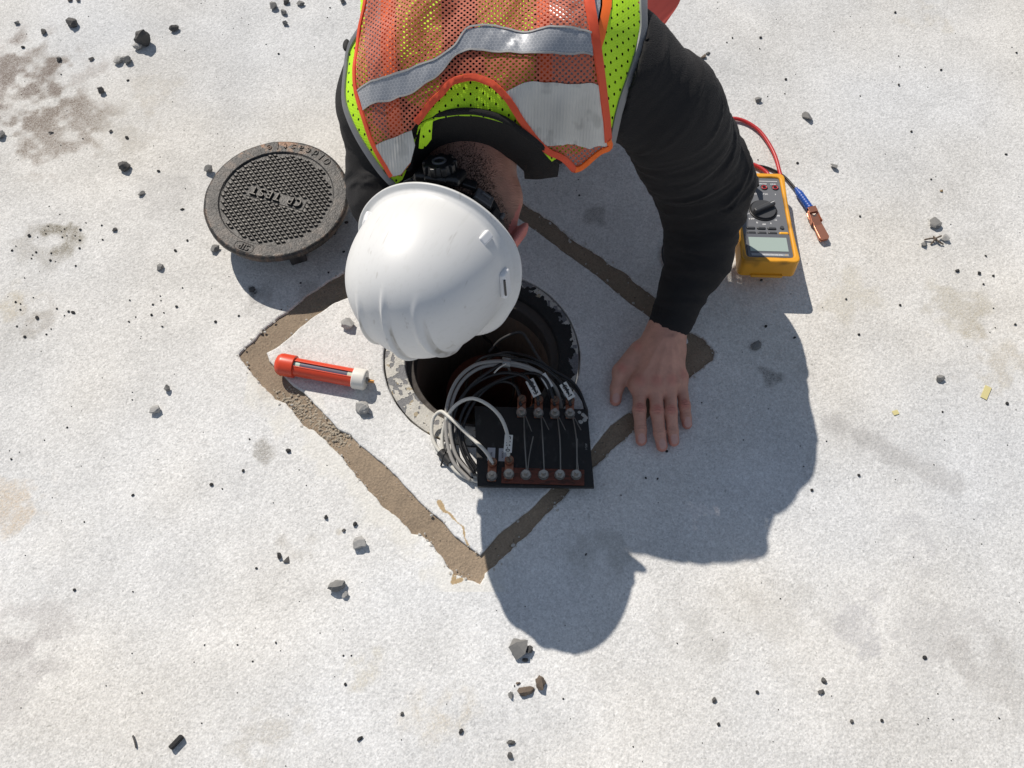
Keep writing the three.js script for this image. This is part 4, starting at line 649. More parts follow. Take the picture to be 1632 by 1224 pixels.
  for (let i = -24; i <= 24; i++) for (let j = -24; j <= 24; j++) {
    const p = d1.clone().multiplyScalar(i * pitch).addScaledVector(d2, j * pitch), r = p.length(); if (r > RI - 0.0045) continue;
    const s = p.dot(rd), t = p.dot(up); if (inText(s, t)) continue;
    if (count < 300) { const m = shadows(new THREE.Mesh(stud, studMats[floor(rnd() * 4)])); m.name = 'tread_stud'; m.position.set(p.x, top - 0.0036, p.z); cover.add(m); count++; } else { const g = stud.clone(); g.translate(cx + p.x, top - 0.0036, cz + p.z); rest.push(g); }
  }
  if (rest.length) part('tread_studs', merge(rest), studMats[1], cover).userData.kind = 'stuff';
  // lettering
  const put = (str, size, depth, s, t, rot, y) => { const g = text3(str, size, depth); g.rotateZ(rot); g.applyMatrix4(basis(rd, up, Y, new THREE.Vector3(cx, y, cz).addScaledVector(rd, s).addScaledVector(up, t))); return uvs(g); };
  const plateG = box(0.110, 0.0225, 0.002, 0.0008); plateG.applyMatrix4(basis(rd, up, Y, new THREE.Vector3(cx, top - 0.0034, cz))); part('lettering_plate', uvs(plateG), iron, cover);
  const letters = [...'CP TEST'].map((ch, i) => ch === ' ' ? null : put(ch, 0.0155, 0.0034, (i - 3) * 0.0148 - (i < 2 ? -0.002 : 0.002), 0, 0, top - 0.0024)).filter(Boolean);
  part('lettering', merge(letters), studMats[3], cover, 'raised letters CP TEST');
  // maker's words on the rim, round the circle, feet to the centre
  const ang0 = (p) => atan2(p[2] - cz, p[0] - cx);
  const arc = (str, aA, aB, size, rad) => { const gs = [], n = str.length; for (let i = 0; i < n; i++) { const a = lerp(aA, aB, n > 1 ? i / (n - 1) : 0.5); if (str[i] === ' ') continue; const out = new THREE.Vector3(cos(a), 0, sin(a)), u2 = out.clone().multiplyScalar(-1), x2 = u2.clone().cross(Y).normalize(); const g = text3(str[i], size, 0.0016); g.applyMatrix4(basis(x2, u2, Y, new THREE.Vector3(cx + out.x * rad, top - 0.0004, cz + out.z * rad))); gs.push(g); } return uvs(merge(gs)); };
  part('rim_lettering', arc('Oldcastle', ang0([-.3345, 0.078, -.4093]), ang0([-.445, 0.078, -.4483]), 0.0125, 0.1145), iron, cover, 'raised maker lettering on the rusty rim');
  { const a = ang0([-.4599, 0.078, -.2287]), out = new THREE.Vector3(cos(a), 0, sin(a)), u2 = out.clone(), x2 = u2.clone().cross(Y).normalize(), o = new THREE.Vector3(cx + out.x * 0.1140, top - 0.0004, cz + out.z * 0.1140);
    const g = text3('SIP', 0.0105, 0.0018); g.applyMatrix4(basis(x2, u2, Y, o)); part('rim_lettering', uvs(g), iron, cover, 'raised letters SIP in an oval');
    const rw = 0.0175, rh = 0.0085, pts = []; for (let i = 0; i < 60; i++) { const t = i / 60 * 2 * PI, c = cos(t), s = sin(t); pts.push(o.clone().addScaledVector(x2, rw * Math.sign(c) * abs(c) ** 0.5).addScaledVector(u2, rh * Math.sign(s) * abs(s) ** 0.6)); }
    part('oval_border', uvs(tube(pts, 0.0011, 90, 6, true)), iron, cover); }
}
// ---------------------------------------------------------------- yellow multimeter propped on its stand
{
  const A = V([0.4445, 0.074, -.1968]), B = V([0.452, 0.046, -.4095]), z = A.clone().sub(B), L = z.length(); z.normalize();
  const x = new THREE.Vector3(1, 0, 0).addScaledVector(z, -z.x).normalize(), y = z.clone().cross(x).normalize(); const M = basis(x, y, z, A.clone().add(B).multiplyScalar(0.5));
  const W = 0.101, T = 0.040;
  const meter = thing('multimeter', 'yellow and grey handheld multimeter propped up on its stand beside the black sleeve', 'multimeter', [M.elements[12], 0, M.elements[14]]);
  const put = (g) => g.applyMatrix4(M), P = (n, g, m, r = meter, l) => part(n, put(g), m, r, l);
  const scuff = tex(256, 256, (u, v) => { const k = 0.93 + 0.10 * fbm(u, v, 6, 6, 4, 3) - 0.22 * sst(0.68, 0.8, fbm(u, v, 20, 20, 3, 8)); return [228 * k, 160 * k, 34 * k]; });
  const yellow = phys({ map: scuff, roughness: 0.48, side: THREE.DoubleSide }), dark = phys({ color: new THREE.Color(0.050, 0.052, 0.056), roughness: 0.42 }), black = phys({ color: new THREE.Color(0.012, 0.012, 0.013), roughness: 0.35 });
  const rrect = (w, h, r, waist = 0) => { const s = new THREE.Shape(), a = w / 2, b = h / 2; s.moveTo(-a + r, -b); s.lineTo(a - r, -b); s.quadraticCurveTo(a, -b, a, -b + r); s.bezierCurveTo(a - waist, -b * 0.3, a - waist, b * 0.3, a, b - r); s.quadraticCurveTo(a, b, a - r, b); s.lineTo(-a + r, b); s.quadraticCurveTo(-a, b, -a, b - r); s.bezierCurveTo(-a + waist, b * 0.3, -a + waist, -b * 0.3, -a, -b + r); s.quadraticCurveTo(-a, -b, -a + r, -b); return s; };
  const flat = (g) => { g.rotateX(PI / 2); return g; };   // shape x -> x, shape y -> z, extrusion -> down
  const hs = rrect(W, L, 0.012, 0.004); hs.holes = [new THREE.Path(rrect(W - 0.020, L - 0.022, 0.007).getPoints(6))];
  P('holster', merge((() => { const g = new THREE.ExtrudeGeometry(hs, { depth: T - 0.006, bevelEnabled: true, bevelThickness: 0.003, bevelSize: 0.003, bevelOffset: -0.003, bevelSegments: 3, curveSegments: 8 }); flat(g); g.translate(0, -0.003, 0); return g; })(), (() => { const g = new THREE.ExtrudeGeometry(rrect(W - 0.004, L - 0.004, 0.012, 0.004), { depth: 0.004, bevelEnabled: true, bevelThickness: 0.004, bevelSize: 0.004, bevelOffset: -0.004, bevelSegments: 3 }); flat(g); g.translate(0, -T + 0.006, 0); return g; })()), yellow, meter, 'scuffed yellow rubber holster');
  const foot = box(W * 0.55, 0.006, 0.006, 0.002); foot.translate(0, -T + 0.004, L / 2 + 0.001); P('end_notch', foot, yellow);
  // tilt stand down to the ground
  { const g = box(0.052, 0.060, 0.004, 0.002); g.rotateX(0.25); g.translate(0, -T - 0.018, L / 2 - 0.055); P('tilt_stand', g, yellow); }
  const fw = W - 0.021, fl = L - 0.023, fg = new THREE.ExtrudeGeometry(rrect(fw, fl, 0.006), { depth: 0.02, bevelEnabled: false, curveSegments: 6 }); flat(fg); fg.translate(0, -0.0028, 0);
  { const p = fg.attributes.position, uv = fg.attributes.uv; for (let i = 0; i < p.count; i++) uv.setXY(i, 0.5 - p.getX(i) / fw, p.getZ(i) / fl + 0.5); }
  // printed face; the words read from the display end
  const faceTex = canvasTex(512, 1024, (c, w, h) => {
    c.fillStyle = 'rgb(104,106,110)'; c.fillRect(0, 0, w, h); c.fillStyle = '#e8e8e6'; c.textAlign = 'center'; c.textBaseline = 'middle'; c.strokeStyle = '#e8e8e6'; c.lineWidth = 3;
    const T2 = (s, x, y, sz) => { c.font = 'bold ' + sz + 'px sans-serif'; c.fillText(s, x, y); };
    const dx = 256, dy = 0.575 * h, rr2 = 176; [['OFF', 200], ['V~', 222], ['V', 246], ['mV', 272], ['Ω', 298], ['mA A', 322], ['µA', 345]].forEach(([s, a]) => T2(s, dx + rr2 * cos(a * PI / 180), dy + rr2 * sin(a * PI / 180), 26));
    for (let i = 0; i < 4; i++) { T2(['A', 'mA µA', 'COM', 'VΩ'][i], 74 + i * 121, 0.79 * h, 22); }
    T2('10A MAX', 80, 0.925 * h, 16); T2('400mA MAX', 200, 0.925 * h, 16); T2('1000V MAX', 400, 0.925 * h, 16);
    c.strokeRect(28, 0.96 * h, w - 56, 2);
  });
  const fm2 = phys({ map: faceTex, roughness: 0.42 });
  P('face', fg, fm2, meter, 'dark grey face with printed dial scale');
  const zz = (f) => (f - 0.5) * L, top = -0.0028;
  // display
  { const bez = box(fw - 0.004, 0.0020, 0.054, 0.0009); bez.translate(0, top + 0.0009, zz(0.825)); const b = P('display_bezel', bez, phys({ color: new THREE.Color(0.12, 0.125, 0.14), roughness: 0.25 }));
    const lcd = box(0.066, 0.001, 0.032, 0.0004); lcd.translate(0.0, top + 0.0021, zz(0.815)); P('display', lcd, phys({ color: new THREE.Color(0.36, 0.44, 0.40), roughness: 0.16, clearcoat: 0.6, clearcoatRoughness: 0.08 }), b, 'pale green display, no digits showing');
    const st = new THREE.PlaneGeometry(0.064, 0.0055); st.rotateX(-PI / 2); st.rotateY(PI); st.translate(0, top + 0.0023, zz(0.925)); P('printed_strip', st, phys({ map: canvasTex(512, 44, (c, w, h) => { c.fillStyle = 'rgb(150,152,156)'; c.fillRect(0, 0, w, h); c.fillStyle = '#caa24a'; c.font = 'bold 30px sans-serif'; c.textBaseline = 'middle'; c.fillText('87', 18, h / 2); c.fillStyle = '#f2f2ee'; c.font = '26px sans-serif'; c.fillText('TRUE RMS MULTIMETER', 80, h / 2); }), roughness: 0.4 }), b); }
  // dial
  { const d = new THREE.CylinderGeometry(0.0215, 0.0225, 0.005, 48); d.translate(0.001, top + 0.0025, zz(0.435)); const dial = P('rotary_dial', d, dark);
    const ringG = new THREE.TorusGeometry(0.0235, 0.0016, 8, 48); ringG.rotateX(PI / 2); ringG.translate(0.001, top + 0.0006, zz(0.435)); P('dial_ring', ringG, black, dial);
    const k = box(0.044, 0.011, 0.0095, 0.003, 3); k.rotateY(0.52); k.translate(0.001, top + 0.0085, zz(0.435)); P('knob_bar', k, dark, dial);
    const tri = box(0.008, 0.0012, 0.0016, 0.0004); tri.rotateY(0.52); tri.translate(0.001 + 0.0165 * cos(0.52), top + 0.0142, zz(0.435) - 0.0165 * sin(0.52)); P('pointer_mark', tri, phys({ color: new THREE.Color(0.6, 0.6, 0.6), roughness: 0.5 }), dial); }
  // buttons
  for (const r of [0, 1]) for (let i = 0; i < 3; i++) { const b = new THREE.CapsuleGeometry(0.0029, 0.0100, 4, 10); b.rotateZ(PI / 2); b.scale(1, 0.8, 1); b.translate(-0.026 + i * 0.0185, top + 0.0006, zz(0.635 + r * 0.052)); P('button', b, dark); }
  { const b = new THREE.CapsuleGeometry(0.0032, 0.0105, 4, 10); b.rotateZ(PI / 2); b.scale(1, 0.8, 1); b.translate(0.0305, top + 0.0006, zz(0.688)); P('button', b, phys({ color: new THREE.Color(0.85, 0.42, 0.03), roughness: 0.4 }), meter, 'yellow function button'); const c = new THREE.CylinderGeometry(0.0034, 0.0036, 0.003, 20); c.translate(0.029, top + 0.001, zz(0.625)); P('button', c, dark, meter, 'round backlight button'); }
  // sockets: two open with red rings, two with plugs
  for (let i = 0; i < 4; i++) {
    const px = -0.030 + i * 0.020, pz = zz(0.165);
    if (i > 1) { const t = new THREE.TorusGeometry(0.0042, 0.0011, 8, 24); t.rotateX(PI / 2); t.translate(px, top + 0.0008, pz); const o = P('socket', t, phys({ color: new THREE.Color(0.45, 0.03, 0.04), roughness: 0.4 }), meter, 'open red-ringed socket'); const h = new THREE.CylinderGeometry(0.0034, 0.0034, 0.0012, 20); h.translate(px, top + 0.0004, pz); P('socket_hole', h, black, o); const q = new THREE.TorusGeometry(0.0058, 0.0009, 8, 24); q.rotateX(PI / 2); q.translate(px, top + 0.0004, pz); P('socket_rim', q, black, o); } else { const h = new THREE.TorusGeometry(0.0050, 0.0014, 8, 24); h.rotateX(PI / 2); h.translate(px, top + 0.0006, pz); P('socket', h, black); }
  }
  // plugs pushed into the two sockets by the sleeve, with their leads
  const red = phys({ color: new THREE.Color(0.46, 0.020, 0.022), roughness: 0.42 });
  const W2 = (lx, ly, lz) => new THREE.Vector3(lx, ly, lz).applyMatrix4(M);
  const plugAt = (lx, m, nm, root) => { const p0 = W2(lx, 0.000, zz(0.165)), p1 = W2(lx, 0.018, zz(0.165)), p2 = W2(lx, 0.019, zz(0.165) + 0.018); part(nm, merge(rod(p0, p1, 0.0052), (() => { const s = new THREE.SphereGeometry(0.0056, 14, 10); s.translate(p1.x, p1.y, p1.z); return s; })(), rod(p1, p2, 0.0054, 0.0036)), m, root); };
  const rl = thing('test_lead', 'red test lead arching from under the sleeve to the end of the multimeter', 'cable', [0.481, 0, -.5621]);
  plugAt(-0.030, red, 'plug', rl);
  part('wire', tube([[0.3951, 0.06, -.3213], [0.3854, 0.02, -.4527], [0.3865, 0.006, -.5568], [0.4401, 0.006, -.5742], [0.4781, 0.006, -.5504], [0.5018, 0.007, -.4983], [0.5079, 0.01, -.4489], [0.5071, 0.01, -.4163], [0.4897, 0.009, -.4259], [0.4846, 0.008, -.4401], [0.4613, 0.006, -.4612], [0.4136, 0.006, -.4642]], 0.0036, 140, 10), red, rl);
  const bl = thing('test_lead', 'black test lead running past the multimeter to the copper clip with blue boot', 'cable', [0.5082, 0, -.4391]);
  plugAt(-0.010, black, 'plug', bl);
  part('wire', tube([[0.31, 0.006, -.3024], [0.2827, 0.004, -.2872], [0.2737, 0.004, -.2586], [0.2827, 0.004, -.2277], [0.3221, 0.004, -.2384], [0.3511, 0.004, -.3065], [0.307, 0.004, -.3317], [0.2899, 0.004, -.3515], [0.2919, 0.004, -.3773], [0.3262, 0.004, -.4211], [0.3904, 0.004, -.4688], [0.456, 0.004, -.4628], [0.491, 0.004, -.4538], [0.5158, 0.005, -.4351], [0.5289, 0.007, -.4128], [0.5359, 0.008, -.3974]], 0.0024, 200, 8), black, bl);
  const clip = thing('alligator_clip', 'copper alligator clip with a blue sleeve on the concrete by the multimeter', 'clip', [0.5649, 0, -.3374]);
  const c0 = V([0.5344, 0.008, -.4033]), c1 = V([0.5539, 0.01, -.3556]), c2 = V([0.5713, 0.007, -.2879]), dz = c1.clone().sub(c0).normalize();
  const blue = phys({ color: new THREE.Color(0.012, 0.075, 0.36), roughness: 0.4 }), copper = phys({ color: new THREE.Color(0.62, 0.27, 0.17), roughness: 0.34, metalness: 0.85 });
  const prof = []; const BL = c0.distanceTo(c1); for (let i = 0; i <= 26; i++) { const t = i / 26; prof.push(new THREE.Vector2(lerp(0.0032, 0.0066, sst(0, 0.3, t)) + 0.0005 * sin(t * 60), t * BL)); } const bg = new THREE.LatheGeometry(prof, 16); bg.rotateX(PI / 2); bg.applyMatrix4(frame(c0, dz)); part('boot', bg, blue, clip, 'blue insulating sleeve');
  const dj = c2.clone().sub(c1), JL = dj.length(), JM = frame(c1, dj);
  const jaw = (s) => {   // pressed-metal jaw: a trough that narrows to a toothed nose
    const pts = [[0.0022, -0.004], [0.0042, 0.004], [0.0090, 0.009], [0.0102, 0.016], [0.0098, 0.026], [0.0066, 0.031], [0.0080, 0.040], [0.0086, JL - 0.003], [0.0060, JL + 0.001]], sh = new THREE.Shape(); pts.forEach(([w, q], i) => i ? sh.lineTo(w, q) : sh.moveTo(w, q)); [...pts].reverse().forEach(([w, q]) => sh.lineTo(-w, q));
    const g = new THREE.ExtrudeGeometry(sh, { depth: 0.0016, bevelEnabled: true, bevelSize: 0.0006, bevelThickness: 0.0006, bevelSegments: 2 }); g.rotateX(PI / 2); g.rotateX(s * 0.09); g.translate(0, s * 0.0035 + 0.0012, 0);
    const teeth = []; for (let i = 0; i < 5; i++) for (const e of [-1, 1]) { const t = new THREE.ConeGeometry(0.0016, 0.0034, 5); if (s > 0) t.rotateX(PI); t.translate(e * 0.0042, s * 0.0012, JL - 0.003 - i * 0.0035); teeth.push(t); }
    const walls = [-1, 1].map((e) => { const w = box(0.0014, 0.006, 0.026, 0.0005); w.rotateY(e * 0.1); w.translate(e * 0.0085, s * 0.0022, 0.020); return w; });
    return merge(g, ...teeth, ...walls).applyMatrix4(JM);
  };
  part('jaw', jaw(1), copper, clip); part('jaw', jaw(-1), copper, clip);
  { const ring2 = new THREE.TorusGeometry(0.0034, 0.0013, 8, 18); const gs = [0, 1, 2].map((i) => { const q = ring2.clone(); q.rotateY(PI / 2); q.translate(-0.002 + i * 0.002, 0.001, 0.017); return q; }); part('spring', merge(gs).applyMatrix4(JM), phys({ color: new THREE.Color(0.5, 0.42, 0.36), roughness: 0.3, metalness: 0.9 }), clip); }
  { const br = new THREE.CylinderGeometry(0.0032, 0.0032, 0.02, 12, 1, true); br.rotateX(PI / 2); br.translate(0, 0.001, 0.001); const th2 = box(0.016, 0.0016, 0.012, 0.0006); th2.translate(0, 0.0075, 0.007); part('crimp_barrel', merge(br).applyMatrix4(JM), copper, clip); part('thumb_plate', th2.applyMatrix4(JM), copper, clip); }
}
// ---------------------------------------------------------------- red reference electrode
{
  const a = V([-.3985, 0.019, -.0297]), e = V([-.2438, 0.018, 0.0014]), ax = e.clone().sub(a), L = ax.length(); ax.normalize();
  const el = thing('reference_electrode', 'red plastic tube with white end cap and brass pin across the sand trench', 'electrode', [a.x + ax.x * L / 2, 0, a.z + ax.z * L / 2]);
  const M = frame(a, ax);   // z along the tube, y up
  const redP = phys({ color: new THREE.Color(0.66, 0.062, 0.022), roughness: 0.36, side: THREE.DoubleSide }), whiteP = phys({ color: new THREE.Color(0.74, 0.72, 0.66), roughness: 0.4 });
  const lz = (pts, seg = 40) => { const g = new THREE.LatheGeometry(pts.map(([r, q]) => new THREE.Vector2(r, q)), seg); g.rotateX(PI / 2); return g.applyMatrix4(M); };
  const cl = 0.034, wl = 0.022, r = 0.0157;
  part('end_cap', lz([[0.0001, 0], [0.010, 0.0006], [0.0155, 0.0035], [0.0185, 0.008], [0.0192, 0.013], [0.0192, cl - 0.001], [0.0186, cl], [r, cl]]), redP, el, 'bulging red end cap');
  // body with a long window slot
  const th0 = 0.55, bodyL = L - cl - wl + 0.004, slotC = PI * 1.0 + 0.02;   // slot looks up and away
  const tubeG = new THREE.CylinderGeometry(r, r, bodyL, 44, 1, true, slotC + th0 / 2 + 0.06, 2 * PI - th0 - 0.12); tubeG.rotateX(PI / 2); tubeG.translate(0, 0, cl + bodyL / 2 - 0.002); part('tube', tubeG.applyMatrix4(M), redP, el);
  const lips = [-1, 1].map((s) => { const t = slotC + s * (th0 / 2 + 0.06), p = [sin(t) * r * 0.97, -cos(t) * r * 0.97]; return rod(new THREE.Vector3(p[0], p[1], cl - 0.002).applyMatrix4(M), new THREE.Vector3(p[0], p[1], cl + bodyL - 0.004).applyMatrix4(M), 0.0012); });
  part('slot_edge', merge(lips), redP, el);
  for (const [q0, q1, col, lb] of [[0, 0.11, [0.42, 0.55, 0.47], 'pale green end of the inner tube'], [0.11, 0.88, [0.10, 0.085, 0.125], 'violet grey filling of the inner tube'], [0.88, 1, [0.55, 0.60, 0.48], 'pale end of the inner tube']]) part('inner_tube', rod(new THREE.Vector3(0, 0, cl + bodyL * q0 - 0.001 * (q0 > 0)).applyMatrix4(M), new THREE.Vector3(0, 0, cl + bodyL * q1).applyMatrix4(M), 0.0138, 0.0138, 32), phys({ color: new THREE.Color(...col), roughness: 0.22, clearcoat: 0.8, clearcoatRoughness: 0.1 }), el, lb);
  part('end_cap', lz([[r * 0.9, L - wl], [0.0176, L - wl], [0.0180, L - wl + 0.0015], [0.0178, L - 0.003], [0.0165, L - 0.0008], [0.0145, L], [0.0001, L]]), whiteP, el, 'white end cap');
  const nut = new THREE.CylinderGeometry(0.0056, 0.0056, 0.004, 6); nut.rotateX(PI / 2); nut.translate(0, 0, L + 0.002); part('nut', nut.applyMatrix4(M), phys({ color: new THREE.Color(0.3, 0.29, 0.27), roughness: 0.35, metalness: 0.8 }), el);
  part('pin', rod(new THREE.Vector3(0, 0, L).applyMatrix4(M), new THREE.Vector3(0, 0, L + 0.013).applyMatrix4(M), 0.0031, 0.0028), phys({ color: new THREE.Color(0.60, 0.30, 0.10), roughness: 0.35, metalness: 0.85 }), el, 'brass pin');
}
// ---------------------------------------------------------------- terminal board over the edge of the hole
{
  const BH = 0.024, bd = thing('terminal_board', 'black terminal board with copper bus bar, bolts and lugs over the rim of the hole', 'terminal board', [0.035, 0, 0.1134]);
  const cor = [[-.0619, 0.024, 0.051], [0.1236, 0.024, 0.0566], [0.1295, 0.024, 0.1911], [-.0544, 0.024, 0.189]];
  const sh = toShape(cor.map((p) => [p[0], p[2]])), pg = new THREE.ExtrudeGeometry(sh, { depth: 0.0062, bevelEnabled: true, bevelSize: 0.0006, bevelThickness: 0.0006, bevelOffset: -0.0006, bevelSegments: 1 }); pg.rotateX(-PI / 2); pg.translate(0, BH - 0.0068, 0);
  const bt = tex(512, 512, (u, v) => { const k = 12 + 12 * fbm(u, v, 7, 7, 4, 2) + 26 * sst(0.62, 0.8, fbm(u, v, 22, 14, 3, 7)) + 8 * vn(u * 190, v * 190, 190, 190, 3); return [k, k * 0.98, k * 0.96]; }); bt.repeat.set(6, 6);
  part('panel', pg, phys({ map: bt, roughness: 0.55 }), bd);
  const ex = V(cor[1]).sub(V(cor[0])).normalize(), Y = new THREE.Vector3(0, 1, 0), ez = ex.clone().cross(Y).normalize();
  const BM = (p, y = 0) => basis(ex, Y, ez, new THREE.Vector3(p[0], BH + y, p[2]));
  const copTex = tex(256, 256, (u, v) => { const k = 0.8 + 0.4 * fbm(u, v, 8, 8, 4, 2), s = sst(0.55, 0.75, fbm(u, v, 14, 10, 3, 5)); return [lerp(104, 74, s) * k, lerp(60, 48, s) * k, lerp(48, 40, s) * k]; });
  const busMat = phys({ map: copTex, roughness: 0.42, metalness: 0.55 }), lugMat = phys({ color: new THREE.Color(0.36, 0.155, 0.095), roughness: 0.42, metalness: 0.7 }), steel = phys({ color: new THREE.Color(0.46, 0.43, 0.38), roughness: 0.34, metalness: 0.85 }), dullSteel = phys({ color: new THREE.Color(0.24, 0.23, 0.21), roughness: 0.5, metalness: 0.8 }), screwMat = phys({ color: new THREE.Color(0.20, 0.14, 0.10), roughness: 0.45, metalness: 0.7 });
  const c0 = [0.0487, 0.024, 0.1735], bus = box(0.131, 0.0035, 0.026, 0.0008); bus.applyMatrix4(BM(c0, 0.0018)); part('bus_bar', bus, busMat, bd, 'tarnished copper bus bar');
  const bolt = (p, y) => {
    const nut = new THREE.CylinderGeometry(0.0074, 0.0074, 0.005, 6); nut.rotateY(rr(0, 1)); nut.applyMatrix4(BM(p, y + 0.0032));
    const was = new THREE.CylinderGeometry(0.0086, 0.0086, 0.001, 20); was.applyMatrix4(BM(p, y + 0.0005)); const st = new THREE.CylinderGeometry(0.0034, 0.0036, 0.016, 14); st.applyMatrix4(BM(p, y + 0.008));
    const b = part('bolt', st, steel, bd); part('nut', nut, steel, b); part('washer', was, dullSteel, b);
  };
  const lug = (p, y, len) => {   // copper lug: flat tongue under the nut, rounded collar with a screw beyond it
    const t = box(0.014, 0.004, len, 0.0015); t.translate(0, 0.002, -len / 2 + 0.008); const c = new THREE.CylinderGeometry(0.0072, 0.0076, 0.0125, 20); c.translate(0, 0.0065, -len + 0.013); const g = merge(t, c).applyMatrix4(BM(p, y)); const l = part('lug', g, lugMat, bd);
    const s = new THREE.CylinderGeometry(0.0054, 0.0056, 0.004, 18); s.translate(0, 0.0142, -len + 0.013); const sl = box(0.0014, 0.0012, 0.0085, 0.0003); sl.rotateY(rr(0, 3)); sl.translate(0, 0.0161, -len + 0.013); part('screw', s.applyMatrix4(BM(p, y)), screwMat, l); part('screw_slot', sl.applyMatrix4(BM(p, y)), phys({ color: new THREE.Color(0.04, 0.03, 0.025) }), l);
  };
  const lower = [[-.0318, 0.024, 0.1735], [-.005, 0.024, 0.1714], [0.0219, 0.024, 0.1714], [0.0497, 0.024, 0.1714], [0.0756, 0.024, 0.1714], [0.1014, 0.024, 0.1714]], upper = [[0.0154, 0.024, 0.0645], [0.0431, 0.024, 0.0656], [0.0698, 0.024, 0.0667], [0.0945, 0.024, 0.0667]];
  lower.forEach((p, i) => { if (i < 2) { lug(p, i ? 0.0036 : 0, 0.034); bolt(p, i ? 0.0076 : 0.004); } else bolt(p, 0.0036); });
  upper.forEach((p) => { lug(p, 0, 0.034); bolt(p, 0.004); });
  // wire shunts between the two rows
  upper.forEach((p, i) => {
    const q = lower[i + 2], A = new THREE.Vector3(p[0] + 0.004, BH + 0.009, p[2] + 0.006), B = new THREE.Vector3(q[0] + 0.001, BH + 0.010, q[2] - 0.006), m = A.clone().lerp(B, 0.5); m.y += 0.010; m.x += 0.001 * (i - 1);
    part('shunt_wire', tube([A, m, B], 0.0012, 24, 6), dullSteel, bd);
    const A2 = A.clone().add(new THREE.Vector3(0.003, 0.001, 0.004)), B2 = A.clone().lerp(B, i === 0 ? 0.32 : 0.28).add(new THREE.Vector3(0.011, 0.004, 0)); part('shunt_wire', tube([A2, A2.clone().lerp(B2, 0.5), B2], 0.0009, 10, 6), dullSteel, bd);
    if (i === 0 || i === 3) { const C = A.clone().lerp(B, i ? 0.45 : 0.42).add(new THREE.Vector3(i ? 0.004 : 0.013, 0.004, 0)); part('shunt_wire', tube([C, C.clone().lerp(B, 0.6), B.clone().add(new THREE.Vector3(0.002, 0.001, 0))], 0.0011, 14, 6), dullSteel, bd); }
  });
  const paper = (w, h, txt, rot, sz, bg = '#dcdbd4') => phys({ roughness: 0.7, side: THREE.DoubleSide, map: canvasTex(256, Math.round(256 * h / w), (c, W, H) => { c.fillStyle = bg; c.fillRect(0, 0, W, H); c.fillStyle = '#111'; c.font = 'bold ' + sz + 'px sans-serif'; c.textAlign = 'center'; c.textBaseline = 'middle'; c.translate(W / 2, H / 2); c.fillText(txt, 0, 0); }) });
  // printed stickers by the two left lugs
  for (const [p, s] of [[[-.0332, 0.024, 0.1354], 'TEST'], [[-.0151, 0.024, 0.1365], 'CASIN']]) { const g = new THREE.PlaneGeometry(0.022, 0.0125); g.rotateX(-PI / 2); g.rotateY(-PI / 2); g.applyMatrix4(BM(p, 0.0005)); part('sticker', g, paper(0.022, 0.0125, s, 0, 44, '#b4b6bc'), bd, 'small pale printed sticker'); }
  { const g = new THREE.PlaneGeometry(0.020, 0.006); g.rotateX(-PI / 2); g.rotateY(-PI / 2); g.applyMatrix4(BM([0.1191, 0.024, 0.1226], 0.0005)); part('stamped_mark', g, phys({ roughness: 0.5, map: canvasTex(256, 77, (c, w, h) => { c.fillStyle = 'rgb(24,23,23)'; c.fillRect(0, 0, w, h); c.fillStyle = '#b9b6ae'; c.font = '56px sans-serif'; c.textAlign = 'center'; c.textBaseline = 'middle'; c.fillText('ATS-1', w / 2, h / 2); }) }), bd, 'stamped mark ATS-1'); }
  { const gs = []; for (let i = 0; i < 9; i++) { const d = new THREE.DodecahedronGeometry(rr(0.0015, 0.004), 0); d.scale(1, 0.25, 1); const p = [0.1127, 0.024, 0.0723]; d.translate(p[0] + rr(-.008, .008), BH + 0.0004, p[2] + rr(-.010, .010)); gs.push(d); } part('dried_splash', merge(gs), std({ color: new THREE.Color(0.42, 0.41, 0.38) }), bd, 'dried whitish splash on the board corner'); }
  // labels wrapped round the cables, one per lug
  const flags = thing('cable_label', 'white label lettered GA-3 on a black cable above the board', 'label', [0.035, 0, 0.0059]);
  const flag = (root, p, dir, len, h, txt, sz) => { const z = new THREE.Vector3(dir[0], dir[1], dir[2]).normalize(), nrm = new THREE.Vector3(0, 0.9, 0.42).addScaledVector(z, -(0.9 * z.y + 0.42 * z.z)).normalize(), w = nrm.clone().cross(z).normalize(); const g = new THREE.BoxGeometry(len, h, 0.0007); const m = paper(len, h, txt, 0, sz); g.applyMatrix4(basis(z, w, nrm, V(p))); part('paper', g, m, root); };
  const dn = (a, b) => [b[0] - a[0], b[1] - a[1], b[2] - a[2]];
  flag(flags, [0.0348, 0.046, 0.0282], dn([0.0277, 0.048, 0.0133], [0.0419, 0.043, 0.0426]), 0.030, 0.0140, 'GA-3', 92);
  const f2 = thing('cable_label', 'blank white label on a black cable between the two lettered ones', 'label', [0.0575, 0, -.0047]); flag(f2, [0.0565, 0.046, 0.0158], dn([0.0484, 0.048, 0.0042], [0.0626, 0.043, 0.028]), 0.026, 0.011, '', 10);
  const f3 = thing('cable_label', 'white label lettered GA-1 on the cable at the board corner', 'label', [0.0922, 0, 0.0117]); flag(f3, [0.09, 0.046, 0.0339], dn([0.083, 0.048, 0.0224], [0.0969, 0.043, 0.0459]), 0.029, 0.0130, 'GA-1', 92);
  const f4 = thing('cable_label', 'white label lettered GA1-0 on the white cable at the bus bar', 'label', [-.0062, 0, 0.1145]); flag(f4, [-.0059, 0.05, 0.1272], dn([-.005, 0.05, 0.1133], [-.0069, 0.047, 0.1398]), 0.029, 0.0130, 'GA1-0', 84);

